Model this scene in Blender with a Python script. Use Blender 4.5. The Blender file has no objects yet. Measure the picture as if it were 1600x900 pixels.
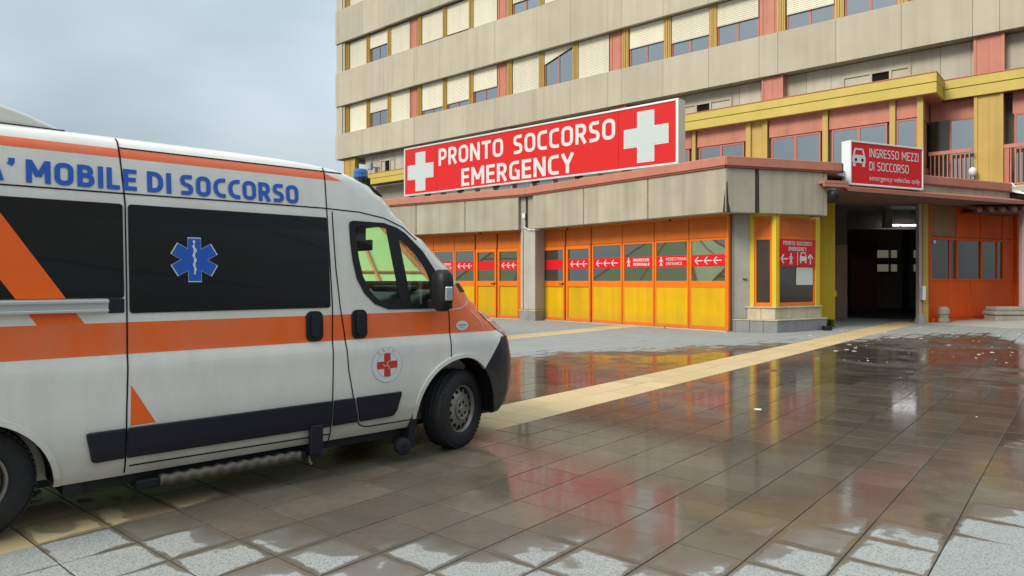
import bpy, bmesh, math, random
from mathutils import Vector, Matrix
import numpy as np
R = math.radians
random.seed(7)
S = bpy.context.scene
COL = S.collection

# ------------------------------------------------------------------ camera
cam_d = bpy.data.cameras.new('camera')
cam = bpy.data.objects.new('camera', cam_d); COL.objects.link(cam)
cam.location = (0, 0, 1.5); cam.rotation_euler = (R(90), 0, 0)
cam_d.sensor_width = 36; cam_d.lens = 36*1075/1600; cam_d.shift_y = -11/1600
cam_d.clip_end = 3000; cam_d.clip_start = 0.05
S.camera = cam
S.render.resolution_x = 1024; S.render.resolution_y = 576

# ------------------------------------------------------------------ sun and sky
SUN_EL, SUN_AZ = 38.0, math.atan2(-0.80, -0.60)      # direction towards the veiled sun, measured from +Y clockwise
world = bpy.data.worlds.new('World'); S.world = world; world.use_nodes = True
nt = world.node_tree; N = nt.nodes; L = nt.links
bg = N['Background']; bg.inputs['Strength'].default_value = 0.1
sky = N.new('ShaderNodeTexSky'); sky.sky_type = 'NISHITA'; sky.sun_disc = False
sky.sun_elevation = R(SUN_EL); sky.sun_rotation = SUN_AZ; sky.air_density = 1.3; sky.dust_density = 2.0
tc = N.new('ShaderNodeTexCoord'); mp = N.new('ShaderNodeMapping'); mp.inputs['Scale'].default_value = (1.0, 1.0, 2.2)
nz = N.new('ShaderNodeTexNoise'); nz.inputs['Scale'].default_value = 2.1; nz.inputs['Detail'].default_value = 4; nz.inputs['Roughness'].default_value = 0.45
L.new(tc.outputs['Generated'], mp.inputs['Vector']); L.new(mp.outputs['Vector'], nz.inputs['Vector'])
cr = N.new('ShaderNodeValToRGB'); L.new(nz.outputs['Fac'], cr.inputs['Fac'])
cr.color_ramp.elements[0].position = 0.32; cr.color_ramp.elements[0].color = (1.72, 2.12, 2.40, 1)
cr.color_ramp.elements[1].position = 0.70; cr.color_ramp.elements[1].color = (2.95, 3.38, 3.62, 1)
mx = N.new('ShaderNodeMix'); mx.data_type = 'RGBA'; mx.inputs[0].default_value = 0.95
L.new(sky.outputs['Color'], mx.inputs[6]); L.new(cr.outputs['Color'], mx.inputs[7]); 
# an overcast sky grows brighter towards the zenith
sz = N.new('ShaderNodeSeparateXYZ'); L.new(tc.outputs['Generated'], sz.inputs[0])
gr = N.new('ShaderNodeMapRange'); gr.inputs['From Min'].default_value = 0; gr.inputs['From Max'].default_value = 1
gr.inputs['To Min'].default_value = 0.78; gr.inputs['To Max'].default_value = 2.5; L.new(sz.outputs[2], gr.inputs['Value'])
vm = N.new('ShaderNodeVectorMath'); vm.operation = 'SCALE'; L.new(mx.outputs[2], vm.inputs[0]); L.new(gr.outputs[0], vm.inputs['Scale'])
L.new(vm.outputs[0], bg.inputs['Color'])

sl = bpy.data.lights.new('sun', 'SUN'); sl.energy = 1.65; sl.angle = R(22); sl.color = (1.0, 0.90, 0.74)
so = bpy.data.objects.new('sun', sl); COL.objects.link(so)
sd = Vector((-0.80*math.cos(R(SUN_EL)), -0.60*math.cos(R(SUN_EL)), math.sin(R(SUN_EL)))).normalized()
so.rotation_euler = (-sd).to_track_quat('-Z', 'Y').to_euler(); so.location = (0, -20, 40)

S.view_settings.view_transform = 'Standard'; S.view_settings.look = 'None'
S.view_settings.exposure = 1.0; S.view_settings.gamma = 1

# ------------------------------------------------------------------ materials
def newmat(name):
    m = bpy.data.materials.new(name); m.use_nodes = True
    return m, m.node_tree, m.node_tree.nodes['Principled BSDF']

def pm(name, col, rough=0.6, metal=0.0, var=0.0, vscale=2.0, streak=0.0, bump=0.0, bscale=60, spec=0.5, dirt=None, coat=0.0, tone=0.0, foot=0.0):
    """plain procedural material: colour with soft variation, vertical run-off streaks and fine relief"""
    m, t, b = newmat(name); n, l = t.nodes, t.links
    b.inputs['Roughness'].default_value = rough; b.inputs['Metallic'].default_value = metal
    b.inputs['Specular IOR Level'].default_value = spec; b.inputs['Coat Weight'].default_value = coat
    b.inputs['Coat Roughness'].default_value = 0.06
    g = n.new('ShaderNodeNewGeometry')
    cur = None
    base = n.new('ShaderNodeRGB'); base.outputs[0].default_value = (*col, 1); cur = base.outputs[0]
    def mult(fac_socket, lo, hi, c, tint=None):
        mr = n.new('ShaderNodeMapRange'); mr.inputs['From Min'].default_value = 0.3; mr.inputs['From Max'].default_value = 0.7
        mr.inputs['To Min'].default_value = lo; mr.inputs['To Max'].default_value = hi
        l.new(fac_socket, mr.inputs['Value'])
        mm = n.new('ShaderNodeMix'); mm.data_type = 'RGBA'
        l.new(mr.outputs[0], mm.inputs[0]); l.new(c, mm.inputs[6])
        mm.inputs[7].default_value = (*(tint or (col[0]*0.45, col[1]*0.42, col[2]*0.38)), 1)
        return mm.outputs[2]
    if var:
        t1 = n.new('ShaderNodeTexNoise'); t1.inputs['Scale'].default_value = vscale; t1.inputs['Detail'].default_value = 8; t1.inputs['Roughness'].default_value = 0.65
        l.new(g.outputs['Position'], t1.inputs['Vector']); cur = mult(t1.outputs['Fac'], 0, var, cur)
    if streak:
        mp = n.new('ShaderNodeMapping'); mp.inputs['Scale'].default_value = (2.6, 2.6, 0.10)
        t2 = n.new('ShaderNodeTexNoise'); t2.inputs['Scale'].default_value = 1.0; t2.inputs['Detail'].default_value = 5; t2.inputs['Roughness'].default_value = 0.6
        l.new(g.outputs['Position'], mp.inputs['Vector']); l.new(mp.outputs[0], t2.inputs['Vector'])
        cur = mult(t2.outputs['Fac'], -streak*0.4, streak, cur, dirt)
    if foot:
        sz_ = n.new('ShaderNodeSeparateXYZ'); l.new(g.outputs['Position'], sz_.inputs[0])
        m1 = n.new('ShaderNodeMapRange'); m1.inputs['From Min'].default_value = 0.55; m1.inputs['From Max'].default_value = 0.0; m1.inputs['To Max'].default_value = foot; l.new(sz_.outputs[2], m1.inputs['Value'])
        tf = n.new('ShaderNodeTexNoise'); tf.inputs['Scale'].default_value = 4; tf.inputs['Detail'].default_value = 8; tf.inputs['Roughness'].default_value = 0.7; l.new(g.outputs['Position'], tf.inputs['Vector'])
        m2 = n.new('ShaderNodeMath'); m2.operation = 'MULTIPLY'; l.new(m1.outputs[0], m2.inputs[0]); l.new(tf.outputs['Fac'], m2.inputs[1])
        m3 = n.new('ShaderNodeMix'); m3.data_type = 'RGBA'; l.new(m2.outputs[0], m3.inputs[0]); l.new(cur, m3.inputs[6]); m3.inputs[7].default_value = (0.12, 0.09, 0.06, 1); cur = m3.outputs[2]
    oi = n.new('ShaderNodeObjectInfo'); hv = n.new('ShaderNodeHueSaturation'); mrr = n.new('ShaderNodeMapRange')
    mrr.inputs['To Min'].default_value = 1-0.5*tone; mrr.inputs['To Max'].default_value = 1+0.35*tone
    l.new(oi.outputs['Random'], mrr.inputs['Value']); l.new(mrr.outputs[0], hv.inputs['Value']); l.new(cur, hv.inputs['Color']); cur = hv.outputs[0]
    l.new(cur, b.inputs['Base Color'])
    if var:
        rr = n.new('ShaderNodeMapRange'); rr.inputs['To Min'].default_value = max(0.02, rough-0.12); rr.inputs['To Max'].default_value = min(1, rough+0.12)
        l.new(t1.outputs['Fac'], rr.inputs['Value']); l.new(rr.outputs[0], b.inputs['Roughness'])
    if bump:
        t3 = n.new('ShaderNodeTexNoise'); t3.inputs['Scale'].default_value = bscale; t3.inputs['Detail'].default_value = 5
        l.new(g.outputs['Position'], t3.inputs['Vector'])
        bp = n.new('ShaderNodeBump'); bp.inputs['Strength'].default_value = bump; bp.inputs['Distance'].default_value = 0.01
        l.new(t3.outputs['Fac'], bp.inputs['Height']); l.new(bp.outputs[0], b.inputs['Normal'])
    return m

def glassmat(name, dark, refl, rough=0.02):
    """coated window glass in front of a dark room: dark body and a clear reflection"""
    m, t, b = newmat(name); n, l = t.nodes, t.links
    b.inputs['Base Color'].default_value = (*dark, 1); b.inputs['Roughness'].default_value = 0.15
    gl = n.new('ShaderNodeBsdfGlossy'); gl.inputs['Roughness'].default_value = rough; gl.inputs['Color'].default_value = (0.86, 0.92, 0.95, 1)
    g = n.new('ShaderNodeNewGeometry'); tn = n.new('ShaderNodeTexNoise'); tn.inputs['Scale'].default_value = 0.8
    l.new(g.outputs['Position'], tn.inputs['Vector'])
    bp = n.new('ShaderNodeBump'); bp.inputs['Strength'].default_value = 0.06; bp.inputs['Distance'].default_value = 0.05
    l.new(tn.outputs['Fac'], bp.inputs['Height']); l.new(bp.outputs[0], gl.inputs['Normal'])
    fr = n.new('ShaderNodeFresnel'); fr.inputs['IOR'].default_value = 1.5
    ad = n.new('ShaderNodeMath'); ad.operation = 'ADD'; ad.use_clamp = True; ad.inputs[1].default_value = refl
    l.new(fr.outputs[0], ad.inputs[0])
    mix = n.new('ShaderNodeMixShader'); l.new(ad.outputs[0], mix.inputs[0]); l.new(b.outputs[0], mix.inputs[1]); l.new(gl.outputs[0], mix.inputs[2])
    l.new(mix.outputs[0], n['Material Output'].inputs['Surface'])
    return m

def clearglass(name, tint, rough=0.0):
    m, t, b = newmat(name); n, l = t.nodes, t.links
    tr = n.new('ShaderNodeBsdfTransparent'); tr.inputs['Color'].default_value = (*tint, 1)
    gl = n.new('ShaderNodeBsdfGlossy'); gl.inputs['Roughness'].default_value = 0.01
    lw = n.new('ShaderNodeLayerWeight'); lw.inputs['Blend'].default_value = 0.5
    pw = n.new('ShaderNodeMath'); pw.operation = 'POWER'; pw.inputs[1].default_value = 5; l.new(lw.outputs['Facing'], pw.inputs[0])
    fr = n.new('ShaderNodeMath'); fr.operation = 'MULTIPLY_ADD'; fr.inputs[1].default_value = 0.9; fr.inputs[2].default_value = 0.04; l.new(pw.outputs[0], fr.inputs[0])
    mix = n.new('ShaderNodeMixShader'); l.new(fr.outputs[0], mix.inputs[0]); l.new(tr.outputs[0], mix.inputs[1]); l.new(gl.outputs[0], mix.inputs[2])
    l.new(mix.outputs[0], n['Material Output'].inputs['Surface'])
    return m

def emis(name, col, k):
    m, t, b = newmat(name)
    b.inputs['Base Color'].default_value = (*col, 1); b.inputs['Emission Color'].default_value = (*col, 1); b.inputs['Emission Strength'].default_value = k
    return m

M = {}
M['clad'] = pm('beige_precast_cladding', (0.47, 0.428, 0.335), 0.75, var=0.22, vscale=0.5, streak=0.25, tone=0.20, bump=0.12, bscale=25, dirt=(0.28, 0.22, 0.14))
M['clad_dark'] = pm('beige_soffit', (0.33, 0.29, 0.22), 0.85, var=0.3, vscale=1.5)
M['mezz'] = pm('pale_mezzanine_panel', (0.50, 0.47, 0.39), 0.7, var=0.25, vscale=0.9, streak=0.4, tone=0.2, dirt=(0.30, 0.25, 0.17))
M['shutter'] = pm('cream_roller_shutter', (0.78, 0.74, 0.60), 0.5, var=0.12, vscale=1.2, streak=0.15, tone=0.25)
M['mustard'] = pm('mustard_painted_metal', (0.50, 0.33, 0.075), 0.5, var=0.22, vscale=1.4, streak=0.3)
M['band'] = pm('yellow_painted_fascia', (0.56, 0.41, 0.085), 0.55, var=0.28, vscale=0.7, streak=0.4, dirt=(0.40, 0.38, 0.05))
M['pink'] = pm('salmon_painted_metal', (0.52, 0.19, 0.13), 0.55, var=0.25, vscale=1.6, streak=0.35)
M['frame_red'] = pm('red_window_frame', (0.46, 0.13, 0.09), 0.5, var=0.15, vscale=3)
M['cap'] = pm('salmon_roof_flashing', (0.50, 0.19, 0.13), 0.5, var=0.2, vscale=1.2, streak=0.25)
M['concrete'] = pm('weathered_concrete', (0.43, 0.39, 0.31), 0.85, var=0.35, vscale=0.9, streak=0.42, bump=0.2, bscale=30, tone=0.12, dirt=(0.17, 0.145, 0.10))
M['column'] = pm('painted_concrete_column', (0.44, 0.42, 0.38), 0.7, foot=1.0, var=0.3, vscale=1.3, streak=0.3, bump=0.1)
M['stain'] = pm('black_algae_stain', (0.035, 0.03, 0.02), 0.9)
M['soffit_brown'] = pm('stained_brown_soffit', (0.22, 0.125, 0.085), 0.9, var=0.6, vscale=2.5, bump=0.4, bscale=12)
M['orange'] = pm('orange_painted_joinery', (0.80, 0.185, 0.010), 0.42, spec=0.3, foot=0.45, tone=0.1, var=0.2, vscale=1.5, streak=0.12)
M['orange_top'] = pm('orange_transom_panel', (0.68, 0.155, 0.018), 0.5, spec=0.25, tone=0.15, var=0.3, vscale=1.2, streak=0.2)
M['yellow'] = pm('yellow_kick_panel', (0.68, 0.405, 0.005), 0.45, spec=0.25, foot=0.45, tone=0.18, var=0.22, vscale=1.6, streak=0.3)
M['ycol'] = pm('yellow_painted_column', (0.70, 0.48, 0.01), 0.5, var=0.12, vscale=1.2, streak=0.2)
M['orange_red'] = pm('orange_red_sheet_panel', (0.74, 0.095, 0.006), 0.5, spec=0.15, var=0.15, vscale=1.2, streak=0.2)
M['signred'] = pm('red_acrylic_sign_face', (0.62, 0.020, 0.020), 0.3, var=0.12, vscale=0.8, spec=0.25)
M['signred2'] = pm('red_vinyl_film', (0.62, 0.014, 0.018), 0.4, spec=0.2)
M['signwhite'] = pm('white_acrylic', (0.64, 0.62, 0.62), 0.35)
M['signgrey'] = pm('pale_grey_acrylic', (0.50, 0.56, 0.57), 0.35)
M['silver'] = pm('brushed_aluminium_frame', (0.72, 0.72, 0.70), 0.35, metal=0.5)
M['greymetal'] = pm('grey_sheet_metal', (0.34, 0.35, 0.35), 0.5, metal=0.2, var=0.1)
M['whitemetal'] = pm('white_sheet_metal', (0.74, 0.77, 0.80), 0.35, var=0.1)
M['blackp'] = pm('black_plastic', (0.014, 0.014, 0.015), 0.5, spec=0.3)
M['dark'] = pm('dark_joint', (0.012, 0.011, 0.010), 0.9, spec=0.1)
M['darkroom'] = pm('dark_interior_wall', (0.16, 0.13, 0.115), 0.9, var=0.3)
M['darkred'] = pm('dark_red_interior_door', (0.11, 0.03, 0.03), 0.6)
M['rearwall'] = pm('grey_interior_wall', (0.42, 0.37, 0.33), 0.8, var=0.3)
M['pier'] = pm('brown_interior_pier', (0.40, 0.28, 0.20), 0.8, var=0.2)
M['stone'] = pm('stained_cream_stone', (0.58, 0.51, 0.37), 0.8, var=0.55, vscale=2.2, bump=0.3, bscale=18, dirt=(0.2, 0.16, 0.1), streak=0.3)
M['slate'] = pm('grey_stone_plinth', (0.27, 0.27, 0.28), 0.55, var=0.5, vscale=2.5, bump=0.1)
M['render_grey'] = pm('old_grey_masonry', (0.36, 0.34, 0.29), 0.9, var=0.5, vscale=4, bump=0.5, bscale=20)
M['mauve'] = pm('mauve_painted_post', (0.50, 0.38, 0.38), 0.6, var=0.1)
M['terracotta'] = pm('terracotta_roof_tile', (0.42, 0.20, 0.12), 0.8, var=0.5, vscale=6)
M['darkwood'] = pm('dark_red_eave', (0.13, 0.035, 0.03), 0.6)
M['glass_up'] = glassmat('upper_window_glass', (0.04, 0.05, 0.06), 0.30)
M['glass_door'] = glassmat('entrance_glass', (0.03, 0.03, 0.025), 0.20)
M['glass_dark'] = glassmat('booth_glass', (0.045, 0.032, 0.02), -0.025)
M['lit'] = emis('daylit_rear_window', (0.50, 0.50, 0.34), 0.10)
M['tube'] = emis('fluorescent_tube', (0.95, 0.97, 1.0), 8)
M['paper'] = pm('white_paper', (0.62, 0.64, 0.58), 0.8)
M['greenpane'] = pm('pale_green_glazing_panel', (0.56, 0.72, 0.36), 0.6, var=0.2, vscale=0.5, spec=0.15)
M['beam'] = pm('orange_steel_beam', (0.50, 0.17, 0.05), 0.5)
M['leaf'] = pm('weed_leaf', (0.07, 0.15, 0.025), 0.6)
M['litter'] = pm('white_litter', (0.7, 0.7, 0.65), 0.8)
# vehicle
M['tinted'] = glassmat('tinted_side_window', (0.004, 0.004, 0.006), -0.02, 0.02)
M['vglass'] = clearglass('cab_glass', (0.80, 0.92, 0.78))
M['dash'] = pm('dark_dashboard', (0.03, 0.035, 0.035), 0.55, bump=0.05)
M['seat'] = pm('dark_seat_fabric', (0.03, 0.03, 0.035), 0.9)
M['decal_orange'] = pm('orange_reflective_film', (0.96, 0.135, 0.008), 0.35)
M['decal_blue'] = pm('blue_vinyl', (0.012, 0.105, 0.50), 0.35)
M['decal_white'] = pm('white_vinyl', (0.74, 0.74, 0.72), 0.35)
M['decal_red'] = pm('red_vinyl', (0.60, 0.04, 0.035), 0.4)
M['decal_gold'] = pm('gold_vinyl', (0.62, 0.48, 0.25), 0.4)
M['decal_grey'] = pm('grey_vinyl_text', (0.30, 0.30, 0.33), 0.4)
M['moulding'] = pm('charcoal_side_moulding', (0.018, 0.017, 0.026), 0.5, bump=0.03, spec=0.25)
M['tyre'] = pm('tyre_rubber', (0.016, 0.016, 0.017), 0.8, var=0.3, vscale=6, bump=0.15, bscale=80)
M['rim'] = pm('dusty_steel_rim', (0.30, 0.27, 0.24), 0.45, metal=0.6, var=0.3, vscale=9)
M['chrome'] = pm('clear_lamp', (0.7, 0.7, 0.72), 0.15, metal=0.7)
M['beacon'] = pm('blue_beacon_lens', (0.012, 0.10, 0.30), 0.12, coat=0.6)
M['tread'] = pm('muddy_aluminium_step', (0.17, 0.14, 0.11), 0.55, metal=0.4, var=0.5, vscale=9)
M['lining'] = pm('grey_cab_lining', (0.12, 0.12, 0.12), 0.9)

# ambulance paint: off-white with the orange livery bands, dark bumper and road dirt, as flat print on the body
m, t, b = newmat('ambulance_paint'); n, l = t.nodes, t.links; M['paint'] = m
tcx = n.new('ShaderNodeTexCoord'); sx = n.new('ShaderNodeSeparateXYZ'); l.new(tcx.outputs['Object'], sx.inputs[0])
def mth(op, a, bb, clamp=False):
    q = n.new('ShaderNodeMath'); q.operation = op; q.use_clamp = clamp
    for i, v in enumerate((a, bb)):
        if v is None: continue
        if isinstance(v, (int, float)): q.inputs[i].default_value = v
        else: l.new(v, q.inputs[i])
    return q.outputs[0]
X_, Y_, Z_ = sx.outputs[0], sx.outputs[1], sx.outputs[2]
band = mth('MULTIPLY', mth('GREATER_THAN', Z_, 1.040), mth('LESS_THAN', Z_, 1.240))
hood = mth('MULTIPLY', mth('MULTIPLY', mth('GREATER_THAN', Z_, 1.040), mth('LESS_THAN', Z_, 1.47)), mth('GREATER_THAN', X_, -0.17))
top = mth('MULTIPLY', mth('MULTIPLY', mth('GREATER_THAN', Z_, 2.283), mth('LESS_THAN', Z_, mth('MINIMUM', 2.343, mth('ADD', mth('MULTIPLY', X_, -0.35), 1.874)))), mth('LESS_THAN', X_, -1.14))
org = mth('MAXIMUM', mth('MAXIMUM', band, hood), top)
bnd = mth('MULTIPLY', mth('LESS_THAN', Z_, 0.98), mth('GREATER_THAN', X_, mth('ADD', mth('MULTIPLY', Z_, 0.75), -0.32)))
nd = n.new('ShaderNodeTexNoise'); nd.inputs['Scale'].default_value = 3; nd.inputs['Detail'].default_value = 6; l.new(tcx.outputs['Object'], nd.inputs['Vector'])
dirtf = n.new('ShaderNodeMapRange'); dirtf.inputs['From Min'].default_value = 0.75; dirtf.inputs['From Max'].default_value = 0.28
dirtf.inputs['To Min'].default_value = 0; dirtf.inputs['To Max'].default_value = 0.55; l.new(Z_, dirtf.inputs['Value'])
dirt = mth('MULTIPLY', dirtf.outputs[0], mth('ADD', nd.outputs['Fac'], 0.35), True)
def mixc(f, a, c2):
    q = n.new('ShaderNodeMix'); q.data_type = 'RGBA'; l.new(f, q.inputs[0])
    for i, v in ((6, a), (7, c2)):
        if isinstance(v, tuple): q.inputs[i].default_value = (*v, 1)
        else: l.new(v, q.inputs[i])
    return q.outputs[2]
c = mixc(org, (0.82, 0.785, 0.715), (0.96, 0.135, 0.008))
nf = n.new('ShaderNodeTexNoise'); nf.inputs['Scale'].default_value = 1.1; nf.inputs['Detail'].default_value = 9; nf.inputs['Roughness'].default_value = 0.72
mpv = n.new('ShaderNodeMapping'); mpv.inputs['Scale'].default_value = (3.0, 3.0, 0.9); l.new(tcx.outputs['Object'], mpv.inputs['Vector']); l.new(mpv.outputs[0], nf.inputs['Vector'])
gr_ = n.new('ShaderNodeMapRange'); gr_.inputs['From Min'].default_value = 0.42; gr_.inputs['From Max'].default_value = 0.75; gr_.inputs['To Max'].default_value = 0.30; l.new(nf.outputs['Fac'], gr_.inputs['Value'])
c = mixc(gr_.outputs[0], c, (0.42, 0.37, 0.29))
c = mixc(bnd, c, (0.013, 0.013, 0.015)); c = mixc(dirt, c, (0.20, 0.155, 0.10))
l.new(c, b.inputs['Base Color']); b.inputs['Roughness'].default_value = 0.32
l.new(mth('MULTIPLY', mth('SUBTRACT', 1.0, bnd), 0.6), b.inputs['Coat Weight']); b.inputs['Coat Roughness'].default_value = 0.05
rv = n.new('ShaderNodeMapRange'); rv.inputs['To Min'].default_value = 0.22; rv.inputs['To Max'].default_value = 0.48; l.new(nf.outputs['Fac'], rv.inputs['Value']); l.new(rv.outputs[0], b.inputs['Roughness'])

# ------------------------------------------------------------------ helpers
class Fr:
    """a local frame standing in the place: x runs along ang, y to its left, z up"""
    def __init__(s, o, ang, off=0.0):
        s.ang = R(ang); s.dx = Vector((math.cos(s.ang), math.sin(s.ang), 0)); s.dy = Vector((-s.dx.y, s.dx.x, 0))
        s.o = Vector((o[0], o[1], o[2] if len(o) > 2 else 0)) - s.dy*off
    def w(s, x, y, z): return s.o + s.dx*x + s.dy*y + Vector((0, 0, z))
WORLD = Fr((0, 0), 0)

def tag(o, label=None, cat=None, group=None, kind=None):
    if label: o['label'] = label
    if cat: o['category'] = cat
    if group: o['group'] = group
    if kind: o['kind'] = kind
    return o
def thing(name, label, cat, loc=(0, 0, 0), rz=0.0, group=None):
    o = bpy.data.objects.new(name, None); COL.objects.link(o); o.location = loc; o.rotation_euler.z = rz
    o.empty_display_size = 0.3
    return tag(o, label, cat, group)
def origin_of(p):
    m = Matrix.Identity(4); c = p
    while c is not None:
        m = Matrix.LocRotScale(c.location, c.rotation_euler, None) @ m; c = c.parent
    return m

class MB:
    def __init__(s, fr=WORLD): s.v = []; s.f = []; s.fr = fr
    def pt(s, *p): s.v.append(s.fr.w(*p)); return len(s.v)-1
    def box(s, x0, x1, y0, y1, z0, z1):
        i = [s.pt(x, y, z) for z in (z0, z1) for (x, y) in ((x0, y0), (x1, y0), (x1, y1), (x0, y1))]
        s.f += [(i[3], i[2], i[1], i[0]), (i[4], i[5], i[6], i[7])] + [(i[a], i[(a+1) % 4], i[4+(a+1) % 4], i[4+a]) for a in range(4)]
        return s
    def prism(s, poly, z0, z1):
        k = len(poly); a = [s.pt(x, y, z0) for x, y in poly]; b = [s.pt(x, y, z1) for x, y in poly]
        s.f += [tuple(a[::-1]), tuple(b)] + [(a[i], a[(i+1) % k], b[(i+1) % k], b[i]) for i in range(k)]
        return s
    def plate(s, poly, y0, y1):
        """polygon in the x-z plane given depth from y0 (front) to y1"""
        k = len(poly); a = [s.pt(x, y0, z) for x, z in poly]; b = [s.pt(x, y1, z) for x, z in poly]
        s.f += [tuple(a), tuple(b[::-1])] + [(a[i], b[i], b[(i+1) % k], a[(i+1) % k]) for i in range(k)]
        return s
    def stroke(s, p, q, w, y0=-0.006, y1=0.0):
        dx, dz = q[0]-p[0], q[1]-p[1]; d = math.hypot(dx, dz); nx, nz_ = -dz/d*w/2, dx/d*w/2
        return s.plate([(p[0]+nx, p[1]+nz_), (p[0]-nx, p[1]-nz_), (q[0]-nx, q[1]-nz_), (q[0]+nx, q[1]+nz_)], y0, y1)
    def disc(s, cx, cz, rx, rz=None, y0=-0.006, y1=0.0, k=20):
        rz = rz or rx
        return s.plate([(cx+rx*math.cos(2*math.pi*i/k), cz+rz*math.sin(2*math.pi*i/k)) for i in range(k)], y0, y1)
    def tube(s, pts, r, k=8, cap=True):
        P = [s.fr.w(*p) for p in pts]; rr = r if isinstance(r, (list, tuple)) else [r]*len(P); rings = []
        for i, p in enumerate(P):
            d = (P[min(i+1, len(P)-1)]-P[max(i-1, 0)]).normalized()
            u = d.cross(Vector((0, 0, 1))); u = u.normalized() if u.length > 1e-3 else Vector((1, 0, 0)); w = d.cross(u)
            b0 = len(s.v)
            for j in range(k):
                a = 2*math.pi*j/k; s.v.append(p+u*math.cos(a)*rr[i]+w*math.sin(a)*rr[i])
            rings.append(list(range(b0, b0+k)))
        for a, b in zip(rings, rings[1:]):
            s.f += [(a[j], a[(j+1) % k], b[(j+1) % k], b[j]) for j in range(k)]
        if cap: s.f += [tuple(rings[0][::-1]), tuple(rings[-1])]
        return s
    def lathe(s, c, axis, prof, k=24):
        """prof: list of (distance along axis, radius)"""
        ax = axis.normalized(); u = ax.cross(Vector((0, 0, 1))); u = u.normalized() if u.length > 1e-3 else Vector((1, 0, 0)); w = ax.cross(u)
        rings = []
        for d, r in prof:
            b0 = len(s.v)
            for j in range(k):
                a = 2*math.pi*j/k; s.v.append(c+ax*d+u*math.cos(a)*r+w*math.sin(a)*r)
            rings.append(list(range(b0, b0+k)))
        for a, b in zip(rings, rings[1:]):
            s.f += [(a[j], a[(j+1) % k], b[(j+1) % k], b[j]) for j in range(k)]
        s.f += [tuple(rings[0][::-1]), tuple(rings[-1])]
        return s
    def build(s, name, mat, parent=None, bevel=0.0, smooth=False, seg=2):
        me = bpy.data.meshes.new(name)
        inv = origin_of(parent).inverted() if parent else Matrix.Identity(4)
        me.from_pydata([inv @ v for v in s.v], [], s.f)
        bm = bmesh.new(); bm.from_mesh(me); bmesh.ops.recalc_face_normals(bm, faces=bm.faces); bm.to_mesh(me); bm.free()
        if smooth:
            for p in me.polygons: p.use_smooth = True
        me.materials.append(mat)
        o = bpy.data.objects.new(name, me); COL.objects.link(o); o.parent = parent
        if bevel:
            md = o.modifiers.new('bevel', 'BEVEL'); md.width = bevel; md.segments = seg; md.limit_method = 'ANGLE'; md.angle_limit = R(40)
        return o

def place(mesh_obj, name, parent, fr, x, y, z):
    """another child sharing the mesh, set at a point of a frame (the mesh was built round the frame's axes)"""
    o = bpy.data.objects.new(name, mesh_obj.data); COL.objects.link(o); o.parent = parent
    inv = origin_of(parent).inverted() if parent else Matrix.Identity(4)
    mw = inv @ (Matrix.Translation(fr.w(x, y, z)) @ Matrix.Rotation(fr.ang, 4, 'Z'))
    o.location = mw.to_translation(); o.rotation_euler = mw.to_euler()
    return o
class Proto:
    """a mesh in its own axes, instanced with place()"""
    def __init__(s, mb, name, mat, smooth=False):
        me = bpy.data.meshes.new(name); me.from_pydata(mb.v, [], mb.f)
        bm = bmesh.new(); bm.from_mesh(me); bmesh.ops.recalc_face_normals(bm, faces=bm.faces); bm.to_mesh(me); bm.free()
        if smooth:
            for p in me.polygons: p.use_smooth = True
        me.materials.append(mat); s.data = me

_tc = {}
def text_mesh(txt, bold=0.0):
    bold = 0.0; key = (txt, bold)
    if key in _tc: return _tc[key]
    cu = bpy.data.curves.new('t', 'FONT'); cu.body = txt; cu.offset = bold; cu.resolution_u = 3; cu.fill_mode = 'FRONT'
    cu.space_character = 1.0 + bold*1.6
    o = bpy.data.objects.new('t', cu); COL.objects.link(o)
    dg = bpy.context.evaluated_depsgraph_get(); me = o.evaluated_get(dg).to_mesh()
    v = [(p.co.x, p.co.y) for p in me.vertices]; f = [tuple(p.vertices) for p in me.polygons]
    o.evaluated_get(dg).to_mesh_clear(); bpy.data.objects.remove(o); bpy.data.curves.remove(cu)
    x0 = min(a[0] for a in v); x1 = max(a[0] for a in v)
    caps = text_caps(bold)
    _tc[key] = ([((a[0]-x0)/(x1-x0), (a[1]-caps[0])/(caps[1]-caps[0])) for a in v], f)
    return _tc[key]
_caps = {}
def text_caps(bold):
    if bold in _caps: return _caps[bold]
    cu = bpy.data.curves.new('t', 'FONT'); cu.body = 'E'; cu.offset = bold
    o = bpy.data.objects.new('t', cu); COL.objects.link(o)
    dg = bpy.context.evaluated_depsgraph_get(); me = o.evaluated_get(dg).to_mesh()
    ys = [p.co.y for p in me.vertices]; r = (min(ys), max(ys))
    o.evaluated_get(dg).to_mesh_clear(); bpy.data.objects.remove(o); bpy.data.curves.remove(cu)
    _caps[bold] = r; return r
def letters(mb, txt, x0, x1, z0, z1, y=-0.004, bold=0.02):
    """flat lettering between x0..x1 with the capitals from z0 to z1, thickened by bold (share of the letter height)"""
    v, f = text_mesh(txt); d = bold*(z1-z0)
    for k, (sx_, sz_) in enumerate(((0, 0), (-1, -1), (1, -1), (1, 1), (-1, 1)) if bold > 0.015 else ((0, 0),)):
        b0 = len(mb.v)
        for a, c_ in v: mb.pt(x0+d+(x1-x0-2*d)*a+sx_*d, y-0.0004*k, z0+d+(z1-z0-2*d)*c_+sz_*d)
        mb.f += [tuple(b0+i for i in q) for q in f]
    return mb
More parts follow.
